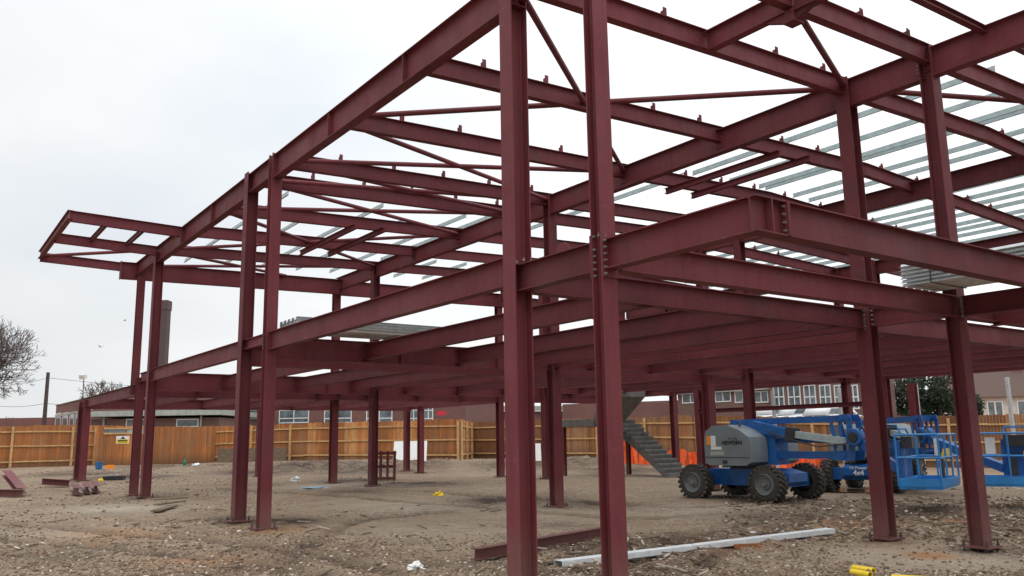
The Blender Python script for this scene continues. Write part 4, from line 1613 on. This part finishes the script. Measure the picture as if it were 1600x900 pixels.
# chimney stack
p = at(244.5, 78)
bm = B()
zt = zat(467, 255, 78)
uvl = bm.loops.layers.uv.new('UVMap')
Mx = Matrix.Translation((p.x, p.y, 0)) @ Matrix.Rotation(ang, 4, 'Z')
for f in box(bm, -.47, .47, -.47, .47, .3, zt - .9, Mx) + box(bm, -.52, .52, -.52, .52, zt - .9, zt, Mx):
    for l in f.loops: l[uvl].uv = (l.vert.co.x + l.vert.co.y, l.vert.co.z)
ck = put('chimney_stack', bm, make_brick('dark_brick', (.085, .06, .058), (.065, .048, .048), (.1, .08, .08)), org=V((p.x, p.y, .3)), label='tall square dark brick chimney stack behind the left paired columns', cat='chimney')
bm = B()
bmesh.ops.create_icosphere(bm, subdivisions=2, radius=.14, matrix=Matrix.Translation(Mx @ V((-.2, -.55, zt - 4.9))))
put('flood_lamp', bm, LIGHT, ck, org=V((p.x, p.y, .3)))

# ------------------------------------------------------------------ poles and wires
p = at(66, 62)
z = gh(p.x, p.y)
zt = zat(582, 67, 62)
pole = empty('telegraph_pole', V((p.x, p.y, z)), 'dark wooden telegraph pole beyond the left fence', 'pole')
bm = B()
tube(bm, (0, 0, -.2), (.02, 0, zt - z), .17, .12, 10)
put('shaft', bm, BARK, pole)
bm = B()
tube(bm, (-.18, .1, zt - z - .35), (.18, -.1, zt - z - .35), .04, n=6)
put('insulator_bar', bm, DARK, pole)
bm = B()
for dz, ex in ((-.4, 0), (-2.3, 1)):
    for tx, td, py in ((-60, 66, 592 + dz * 0), (480, 75, 604)):
        e = at(tx, td)
        ze = zat(py - dz * 14, tx, td)
        a, c = V((0, 0, zt - z + dz)), V((e.x - p.x, e.y - p.y, ze - z))
        pts = []
        for k in range(13):
            t = k / 12
            pts.append(a.lerp(c, t) - V((0, 0, 1.6 * t * (1 - t))))
        path(bm, pts, .014, 4)
put('overhead_wire', bm, DARK, pole)
p = at(123, 54)
z = gh(p.x, p.y)
zt = zat(589, 123, 54)
lp = empty('floodlight_post', V((p.x, p.y, z)), 'slim post with a square floodlight head above the left fence', 'lamp post')
bm = B()
tube(bm, (.12, .1, -.2), (.05, 0, zt - z), .045, .03, 8)
put('shaft', bm, DARK, lp)
bm = B()
box(bm, -.22, .13, -.17, .17, -.14, .14, Matrix.Translation((-.02, 0, zt - z)) @ Matrix.Rotation(ang, 4, 'Z') @ Matrix.Rotation(.25, 4, 'X'))
bev(bm, .03, 1)
put('lamp_head', bm, LIGHT, lp)

# roof aerial cluster beside the small tree
p = at(182, 66)
bm = B()
z0 = 5.4
for i in range(5):
    x = (i - 2) * .22
    tube(bm, (x, 0, 0), (x + (i - 2) * .06, 0, .55 + .18 * (i % 2)), .03, n=5)
box(bm, -.7, .9, -.2, .2, -.2, .0)
put('roof_aerial', bm, GALV, loc=V((p.x, p.y, zat(612, 182, 66))), label='cluster of short grey aerials on the roof behind the left columns', cat='aerial')


# ------------------------------------------------------------------ bare trees
def bare_tree(loc, H, spread, seed, label, group, levels=6, r0=.22, lean=V((0, 0, 0)), tw=.014, n_lim=4):
    rn = random.Random(seed)
    root = empty('bare_tree', loc, label, 'tree', group)
    trunk, crown = B(), B()

    def grow(P, d, L, r, lv):
        n = 3 if lv < 3 else 2
        pts = [P]
        dd = d.copy()
        for i in range(n):
            dd = (dd + V((rn.uniform(-1, 1), rn.uniform(-1, 1), rn.uniform(-.5, .9))) * .16 + lean * .05).normalized()
            pts.append(pts[-1] + dd * (L / n))
        r1 = r * .62
        for i in range(n):
            tube(trunk if lv < 2 else crown, pts[i], pts[i + 1], max(tw, r + (r1 - r) * i / n), max(tw, r + (r1 - r) * (i + 1) / n), 7 if lv < 2 else (5 if lv < 3 else 3), False)
        if lv >= levels: return
        k = n_lim if lv < (3 if levels > 6 else 2) else (3 if lv < 5 else 3)
        for j in range(k):
            a = rn.uniform(0, 6.28)
            side = dd.cross(V((cos(a), sin(a), .3))).normalized()
            an = rn.uniform(.35, .85) if j else rn.uniform(.05, .3)
            nd_ = (dd * cos(an) + side * sin(an) * spread + V((0, 0, .05))).normalized()
            s = pts[-1] if j < 2 or lv == 0 else pts[rn.randint(1, n)]
            grow(s, nd_, L * rn.uniform(.62, .84), r1 * rn.uniform(.7, .95), lv + 1)
    grow(V((0, 0, -.2)), V((0, 0, 1)), H * .24, r0, 0)
    put('trunk', trunk, BARK, root)
    put('crown', crown, TWIG, root)
    return root


p = at(-72, 58)
bare_tree(V((p.x, p.y, .4)), 13.0, 1.15, 21, 'large leafless tree at the left edge of the photo', 'bare trees beyond the fences', 7, .28, tw=.015)
p = at(158, 84)
bare_tree(V((p.x, p.y, .4)), 10.2, 1.1, 5, 'small rounded leafless tree behind the left brick building', 'bare trees beyond the fences', 6, .16, tw=.022)
p = at(1415, 58)
bare_tree(V((p.x, p.y, .4)), 9.5, 1.2, 8, 'leafless tree beside the dark evergreen at right', 'bare trees beyond the fences', 6, .2, tw=.018)
p = at(20, 90)
bare_tree(V((p.x, p.y, .4)), 6.0, 1.2, 15, 'low leafless tree beyond the maroon building at far left', 'bare trees beyond the fences', 6, .14, tw=.022)


def evergreen(loc, W, H, seed, label):
    rn = random.Random(seed)
    root = empty('evergreen_tree', loc, label, 'tree', 'dark evergreens beyond the right fence')
    bm = B()
    tube(bm, (0, 0, -.2), (0, 0, H * .8), .18, .04, 7)
    for k in range(9):
        a = rn.uniform(0, 6.3); z = rn.uniform(.2, .7) * H
        tube(bm, (0, 0, z), (cos(a) * W * .35, sin(a) * W * .35, z + .6), .05, .015, 5)
    put('trunk', bm, BARK, root)
    bm = B()
    cl = [(rn.gauss(0, .24) * W, rn.gauss(0, .24) * W, H * (.12 + .8 * rn.random() ** 1.1), rn.uniform(.12, .24) * W) for _ in range(34)]
    for cx, cy, cz, cr in cl:
        for _ in range(170):
            v = V((rn.gauss(0, 1), rn.gauss(0, 1), rn.gauss(0, 1))).normalized() * cr * rn.uniform(.5, 1.05)
            c = V((cx, cy, cz)) + v
            if c.z < .2: continue
            s = rn.uniform(.06, .15)
            a = V((rn.uniform(-1, 1), rn.uniform(-1, 1), rn.uniform(-1, 1))).normalized()
            b = a.orthogonal().normalized()
            q = [bm.verts.new(c + a * s), bm.verts.new(c + b * s * .5), bm.verts.new(c - a * s), bm.verts.new(c - b * s * .5)]
            bm.faces.new(q)
    put('crown', bm, LEAF, root)


p = at(1470, 52); evergreen(V((p.x, p.y, .4)), 3.4, 5.0, 3, 'dark bushy evergreen directly behind the second right column')
p = at(1425, 56); evergreen(V((p.x, p.y, .4)), 3.0, 4.6, 6, 'dark evergreen left of the bushy one behind the fence')
p = at(1506, 57); evergreen(V((p.x, p.y, .4)), 2.6, 4.2, 16, 'smaller dark evergreen next to the pale house')


# ------------------------------------------------------------------ parked cars (roofs show over the right fence)
def car(loc, rz_, label, m):
    root = empty('parked_car', loc, label, 'car', 'cars parked beyond the right fence', rz_)
    bm = B()
    prism(bm, [(-2.0, .35), (-2.05, .75), (-1.95, .95), (-1.0, 1.02), (1.0, 1.0), (1.95, .82), (2.05, .6), (2.0, .35), (1.65, .3), (-1.65, .3)], -.85, .85)
    bev(bm, .06, 2, 20)
    bd = put('body', bm, m, root, smooth=True)
    bm = B()
    prism(bm, [(-1.75, 1.0), (-1.35, 1.40), (-.9, 1.50), (.25, 1.48), (.65, 1.32), (1.15, .98)], -.72, .72)
    bev(bm, .07, 2, 20)
    put('roof', bm, m, root, smooth=True)
    for s in (-1, 1):
        bm = B()
        prism(bm, [(-1.5, 1.06), (-1.25, 1.34), (.2, 1.38), (.85, 1.06)], s * .728 - .006, s * .728 + .006)
        put('side_window', bm, GLASS, root)
    for sx in (-1.25, 1.3):
        for s in (-1, 1):
            bm = B()
            bmesh.ops.create_cone(bm, cap_ends=True, segments=20, radius1=.31, radius2=.31, depth=.2, matrix=Matrix.Translation((sx, s * .8, .31)) @ Matrix.Rotation(pi / 2, 4, 'X'))
            put('wheel', bm, TYRE, root)
    return root


for px, dep, dr, lb in ((1224, 47.5, .5, 'white car roof just right of the tall wind post over the fence'), (1262, 46.5, .4, 'white car whose roof shows below the tall hall windows'),
                        (1306, 44.5, .6, 'white car nearest the right column, its roof above the fence')):
    p = at(px, dep)
    g = zat(634, px, dep) - 1.52
    car(V((p.x, p.y, g)), ang + dr, lb, CARW)

# ------------------------------------------------------------------ loose things on the site
# orange barrier mesh along the far edge
def barrier(px0, px1, d0, d1, h, label, seed):
    rn = random.Random(seed)
    A, Bp = at(px0, d0), at(px1, d1)
    org = V((A.x, A.y, gh(A.x, A.y)))
    root = empty('barrier_mesh', org, label, 'barrier mesh', 'orange barrier mesh by the right fence')
    bm = B()
    n = 40
    lo, hi = [], []
    for i in range(n + 1):
        t = i / n
        p = A.lerp(Bp, t)
        z = gh(p.x, p.y)
        sag = h * (1 - .45 * abs(sin(max(0, t - .3) * pi * 3)) ** .6) * rn.uniform(.85, 1.05)
        lo.append(bm.verts.new((p.x + rn.uniform(-.1, .1), p.y + rn.uniform(-.1, .1), z)))
        hi.append(bm.verts.new((p.x + rn.uniform(-.12, .12), p.y + rn.uniform(-.12, .12), z + sag)))
    for i in range(n):
        bm.faces.new((lo[i], lo[i + 1], hi[i + 1], hi[i]))
    put('net', bm, ORANET, root, org=org)
    for i in range(0, n + 1, 10):
        p = A.lerp(Bp, i / n)
        bm = B()
        tube(bm, (p.x, p.y, gh(p.x, p.y) - .05), (p.x, p.y, gh(p.x, p.y) + h + .15), .02, n=6)
        put('stake', bm, TIMB, root, org=org)


barrier(958, 1112, 42, 41, 1.15, 'slumped orange barrier mesh behind the concrete stair', 4)
barrier(1180, 1290, 39, 38, .8, 'orange barrier mesh seen under the boom arms of the near lift', 6)

# white boards leaning by the rear fence
def leaning(px0, px1, dep, h, label, m):
    a, b = at(px0, dep), at(px1, dep - .3)
    org = V((a.x, a.y, gh(a.x, a.y)))
    bk = V((FWD.x, FWD.y, 0)).normalized() * .5
    bm = B()
    A, C = V((a.x, a.y, org.z)), V((b.x, b.y, org.z))
    th = V((FWD.x, FWD.y, 0)).normalized() * .04
    q = [A, C, C + bk + V((0, 0, h)), A + bk + V((0, 0, h))]
    f = [bm.verts.new(v) for v in q]
    g = [bm.verts.new(v + th) for v in q]
    bm.faces.new(f); bm.faces.new(g[::-1])
    for i in range(4): bm.faces.new((f[i], f[(i + 1) % 4], g[(i + 1) % 4], g[i]))
    put('leaning_board', bm, m, org=org, label=label, cat='board')


leaning(614, 666, 44, 1.08, 'large white board leaning back near the rear fence', PVC)
leaning(834, 845, 43, 1.0, 'narrow white board standing beyond the centre columns', PVC)
# timber sleeper planter in front of the rear fence
p = at(395, 50)
bm = B()
Mp = Matrix.Translation((p.x, p.y, gh(p.x, p.y))) @ Matrix.Rotation(ang + .1, 4, 'Z')
for k in range(4):
    box(bm, -2.0 + .02 * (k % 2), 2.0 - .03 * (k % 2), -.1, .1, .2 * k + .005, .2 * k + .195, Mp)
put('sleeper_wall', bm, TIMB, org=V((p.x, p.y, gh(p.x, p.y))), label='low wall of dark stacked timber sleepers against the rear fence', cat='timber wall')
# steel crate rack beside a column
p = ong(600, 751)
rk = empty('steel_rack', p, 'small upright dark red slatted rack leaning beside an inner column', 'rack')
Mr = Matrix.Rotation(ang, 4, 'Z') @ Matrix.Rotation(-.08, 4, 'X')
for i in range(4):
    bm = B()
    box(bm, -.38 + i * .25 - .045, -.38 + i * .25 + .045, -.04, .04, 0, 1.05, Mr)
    put('upright', bm, RED, rk)
for zz in (.08, .5, .97):
    bm = B()
    box(bm, -.42, .42, .045, .085, zz - .05, zz + .05, Mr)
    put('crossbar', bm, RED, rk)


# steel offcuts
def ibar(name, A, Bp, h, b, label, m=RED, roll=None, cat='steel beam', group=None):
    org = V(((A[0] + Bp[0]) / 2, (A[1] + Bp[1]) / 2, min(A[2], Bp[2])))
    bm = B()
    extr(bm, iprof(h, b, .012, .01), A, Bp, roll or (0, 0, 1))
    put(name, bm, m, org=org, label=label, cat=cat, group=group)


a, b = ong(742, 858, .16), ong(948, 823, .16)
ibar('loose_beam', (a.x, a.y, .17), (b.x, b.y, .17), .15, .15, 'long red steel beam lying on the mud between the two front columns')
for i, (x0, y0, x1, y1, z, lb) in enumerate(((-14, 764, 16, 747, .34, 'upper red steel offcut of the pair at the left edge, tilted'), (-30, 772, 32, 771, .18, 'lower red steel offcut of the pair lying flat at the left edge'))):
    a, b = ong(x0, y0), ong(x1, y1)
    if i == 0:
        a, b = ong(33, 776), ong(8, 766)
        ibar('steel_offcut', (a.x, a.y, a.z + .24), (b.x, b.y, b.z + .62), .16, .26, lb, group='red steel offcuts at left')
    else:
        a, b = ong(-40, 776), ong(34, 778)
        ibar('steel_offcut', (a.x, a.y, a.z + .22), (b.x, b.y, b.z + .22), .2, .2, lb, group='red steel offcuts at left')
for i, (x0, y0, x1, y1, lb) in enumerate(((78, 762, 108, 762, 'flat red offcut at the left end of the heap'), (97, 760, 122, 776, 'red offcut second from left in the heap, end facing forward'),
                                      (122, 758, 137, 774, 'red offcut third from left in the heap, pointing forward'), (138, 757, 151, 772, 'red offcut at the right end of the heap'))):
    a, b = ong(x0, y0), ong(x1, y1)
    dd = (b - a); dd.z = 0
    if dd.length > 1.5: a = b - dd.normalized() * 1.5
    if dd.length < .9: a = b - dd.normalized() * .9
    ibar('steel_offcut', (a.x, a.y, gh(a.x, a.y) + .30), (b.x, b.y, gh(b.x, b.y) + .24), .2, .2, lb, group='red steel offcuts at left')

# galvanised purlin lying across the foreground
a, b = ong(872, 879, .06), ong(1298, 830, .06)
a.z = surf(a.x, a.y) + .03
b.z = surf(b.x, b.y) + .05
bm = B()
h, f, t = .17, .07, .004
extr(bm, [(-h / 2, .05), (-h / 2 + t, .05 - f + t), (-h / 2 + t, .05 - t), (h / 2 - t, .05 - t), (h / 2 - t, .05 - f), (h / 2, .05 - f), (h / 2, .05), (-h / 2, .05)][1:] if False else
     [(-h / 2, -.02), (-h / 2 + t, -.02), (-h / 2 + t, .05 - t), (h / 2 - t, .05 - t), (h / 2 - t, -.02), (h / 2, -.02), (h / 2, .05), (-h / 2, .05)], a, b, (0, 0, 1))
put('loose_purlin', bm, GALVW, org=(a + b) / 2, label='long bright galvanised purlin lying across the foreground mud', cat='purlin')

# yellow pipes
for x0, y0, x1, y1, lb in ((1333, 884, 1365, 889, 'short yellow pipe in the mud, upper one by the right foreground'), (1334, 890, 1356, 894, 'short yellow pipe lying against the upper one'),
                           (1412, 899, 1452, 901, 'yellow pipe cut by the bottom edge of the photo at right')):
    a, b = ong(x0, y0, .05), ong(x1, y1, .05)
    c = (a + b) / 2
    dd = (b - a).normalized()
    L = max((b - a).length, .28)
    if x0 == 1412: L = .5
    bm = B()
    d_, s_, u_ = frame(c - dd * L / 2, c + dd * L / 2, V((0, 0, 1)))
    n = 14
    rr = []
    for R in (.037, .030):
        for e in (-1, 1):
            rr.append([bm.verts.new(c + dd * (e * L / 2) + s_ * (R * cos(2 * pi * i / n)) + u_ * (R * sin(2 * pi * i / n))) for i in range(n)])
    o0, o1, i0, i1 = rr
    for i in range(n):
        j = (i + 1) % n
        bm.faces.new((o0[i], o0[j], o1[j], o1[i])); bm.faces.new((i0[i], i1[i], i1[j], i0[j]))
        bm.faces.new((o0[i], i0[i], i0[j], o0[j])); bm.faces.new((o1[i], o1[j], i1[j], i1[i]))
    bmesh.ops.translate(bm, verts=bm.verts, vec=(0, 0, surf(c.x, c.y) + .025 - c.z))
    put('yellow_pipe', bm, YELLOW, org=V((c.x, c.y, surf(c.x, c.y))), smooth=False, label=lb, cat='pipe', group='yellow pipe offcuts')

p = ong(1312, 768)
bm = B()
rp = random.Random(12)
pv = []
for i in range(36):
    a_ = 2 * pi * i / 36
    rr_ = 1 + .35 * noise.noise(V((cos(a_) * 1.5, sin(a_) * 1.5, 4)))
    pv.append(bm.verts.new((p.x + cos(a_) * 1.25 * rr_, p.y + sin(a_) * .8 * rr_, surf(p.x, p.y) + .035)))
bm.faces.new(pv)
put('puddle', bm, simple('muddy_water', (.13, .085, .055), .08, 0, .2, 2, 0, .6), org=V((p.x, p.y, surf(p.x, p.y))), kind='structure')
# planks
for k, (x0, y0, x1, y1, lb) in enumerate(((240, 800, 291, 797, 'top weathered plank of the small pile in the left foreground'), (243, 804, 286, 800, 'middle dark plank of the small pile in the left foreground'), (242, 810, 270, 803, 'bottom tilted plank of the small pile in the left foreground'))):
    a, b = ong(x0, y0, .03), ong(x1, y1, .03)
    z = surf(a.x, a.y) + .03 + .045 * (2 - k)
    bm = B()
    extr(bm, [(-.10, -.015), (.10, -.015), (.10, .015), (-.10, .015)], (a.x, a.y, z + .02), (b.x, b.y, z + .05 * (1 if k else .6)), (0, 0, 1))
    put('plank', bm, TIMB, org=V((a.x, a.y, z)), label=lb, cat='plank', group='weathered planks')
a, b = ong(1150, 858), ong(1186, 862)
bm = B()
extr(bm, [(-.04, -.03), (.04, -.03), (.04, .03), (-.04, .03)], (a.x, a.y, surf(a.x, a.y) + .04), (b.x, b.y, surf(b.x, b.y) + .03), (0, 0, 1))
bev(bm, .008, 1)
put('broken_brick', bm, simple('terracotta', (.33, .12, .05), .9, 0, .3, 12), org=V((a.x, a.y, 0)), label='orange brown broken brick piece below the bright purlin', cat='brick')

# small litter
def crumple(px, py, s, m, name, label, cat, seed, flat=.5):
    rn = random.Random(seed)
    p = ong(px, py)
    p.z = surf(p.x, p.y)
    bm = B()
    bmesh.ops.create_icosphere(bm, subdivisions=3, radius=1)
    for v in bm.verts:
        k = .7 + .55 * noise.noise(v.co * 2.1 + V((seed, 0, 0)))
        v.co = V((v.co.x * s * k, v.co.y * s * k, max(-.1, v.co.z) * s * flat * k))
    bmesh.ops.translate(bm, verts=bm.verts, vec=p)
    put(name, bm, m, org=p, label=label, cat=cat)


crumple(685, 775, .17, YELLOW, 'crumpled_bag', 'crumpled yellow bag on bare ground left of the centre column', 'bag', 1, .9)
crumple(462, 752, .22, GALVW, 'crumpled_sheet', 'crumpled pale sheet on the mud right of the paired columns', 'litter', 2, .9)
crumple(490, 763, .55, simple('blue_sheet', (.22, .32, .38), .5), 'crumpled_sheet', 'flattened pale blue plastic sheet beside an inner column', 'litter', 3, .12)
crumple(157, 752, .13, YELLOW, 'crumpled_bag', 'small yellow bag near the red offcut heap', 'bag', 4, .9)
crumple(650, 893, .14, PVC, 'crumpled_sheet', 'scrap of white plastic at the bottom edge of the foreground', 'litter', 5, .7)
crumple(306, 733, .25, GALVW, 'crumpled_sheet', 'small grey scrap near the soil bank by the flat fence', 'litter', 7, .6)
# black tray, blue drum, orange crate, green bottle
p = ong(178, 750)
bm = B()
Mt = Matrix.Translation(p) @ Matrix.Rotation(ang + .2, 4, 'Z')
box(bm, -.35, .35, -.25, .25, .0, .04, Mt)
box(bm, -.35, -.31, -.25, .25, .04, .14, Mt); box(bm, .31, .35, -.25, .25, .04, .14, Mt); box(bm, -.31, .31, .21, .25, .04, .14, Mt); box(bm, -.31, .31, -.25, -.21, .04, .14, Mt)
put('plastic_tray', bm, BLACK, org=p, label='black plastic tray among debris by the left columns', cat='tray')
p = ong(154, 735)
bm = B()
bmesh.ops.create_cone(bm, cap_ends=True, segments=20, radius1=.15, radius2=.165, depth=.36, matrix=Matrix.Translation(p + V((0, 0, .18))))
bmesh.ops.create_cone(bm, cap_ends=True, segments=20, radius1=.175, radius2=.175, depth=.04, matrix=Matrix.Translation(p + V((0, 0, .38))))
put('plastic_drum', bm, BLUEP, org=p, label='small blue plastic drum at the foot of the flat fence', cat='drum')
p = ong(172, 733)
bm = B()
box(bm, -.16, .16, -.12, .12, 0, .2, Matrix.Translation(p) @ Matrix.Rotation(ang, 4, 'Z'))
bev(bm, .015, 1)
put('plastic_crate', bm, ORANGE, org=p, label='small orange crate at the foot of the flat fence', cat='crate')
p = ong(288, 731)
bm = B()
for r0, r1, z0, z1 in ((.09, .09, 0, .3), (.09, .035, .3, .4), (.035, .035, .4, .47)):
    tube(bm, p + V((0, 0, z0)), p + V((0, 0, z1)), r0, r1, 12)
put('plastic_bottle', bm, GREENP, org=p, label='green bottle shaped container at the foot of the flat fence', cat='bottle')

# red vehicle lights glimpsed over the rear fence (small red sign boards on the school wall)
for px, dep, lb in ((690, 60, 'red notice board on the brick block beside its last window'), (338, 60, 'small red board at the end of the annexe roof')):
    p = at(px, dep)
    zz = zat(646 if px > 500 else 642, px, dep)
    bm = B()
    Mq = Matrix.Translation((p.x, p.y, zz)) @ Matrix.Rotation(ang, 4, 'Z')
    box(bm, -.3, .3, -.03, .03, -.13, .13, Mq)
    bev(bm, .01, 1)
    put('notice_board', bm, REDP, org=V((p.x, p.y, zz)), label=lb, cat='notice board')


# gulls
def gull(px, py, dep, sz, roll, label):
    r = ray(px, py)
    p = CAM + r * dep
    root = empty('gull', p, label, 'bird', 'gulls in the sky', roll)
    bm = B()
    rings = []
    for x, rr in ((-.3, .01), (-.2, .05), (0, .075), (.16, .05), (.22, .045), (.28, .015)):
        rings.append([bm.verts.new((x * sz, rr * sz * cos(2 * pi * i / 8), rr * sz * sin(2 * pi * i / 8))) for i in range(8)])
    for a, b in zip(rings, rings[1:]):
        for i in range(8): bm.faces.new((a[i], a[(i + 1) % 8], b[(i + 1) % 8], b[i]))
    bm.faces.new(rings[0]); bm.faces.new(rings[-1])
    for s in (-1, 1):
        w0 = [bm.verts.new(v) for v in ((.12 * sz, s * .05 * sz, .03 * sz), (-.08 * sz, s * .05 * sz, .03 * sz), (-.06 * sz, s * .4 * sz, .20 * sz), (.10 * sz, s * .4 * sz, .20 * sz), (-.12 * sz, s * .85 * sz, .12 * sz))]
        bm.faces.new((w0[0], w0[3], w0[2], w0[1])); bm.faces.new((w0[3], w0[4], w0[2]))
    put('body', bm, simple('gull_grey', (.45, .45, .46), .8), root)


gull(157, 542, 90, .75, .6, 'gull flying in the grey sky above the telegraph pole')
gull(195, 501, 120, .8, 1.5, 'farther gull, higher and beside the left column')
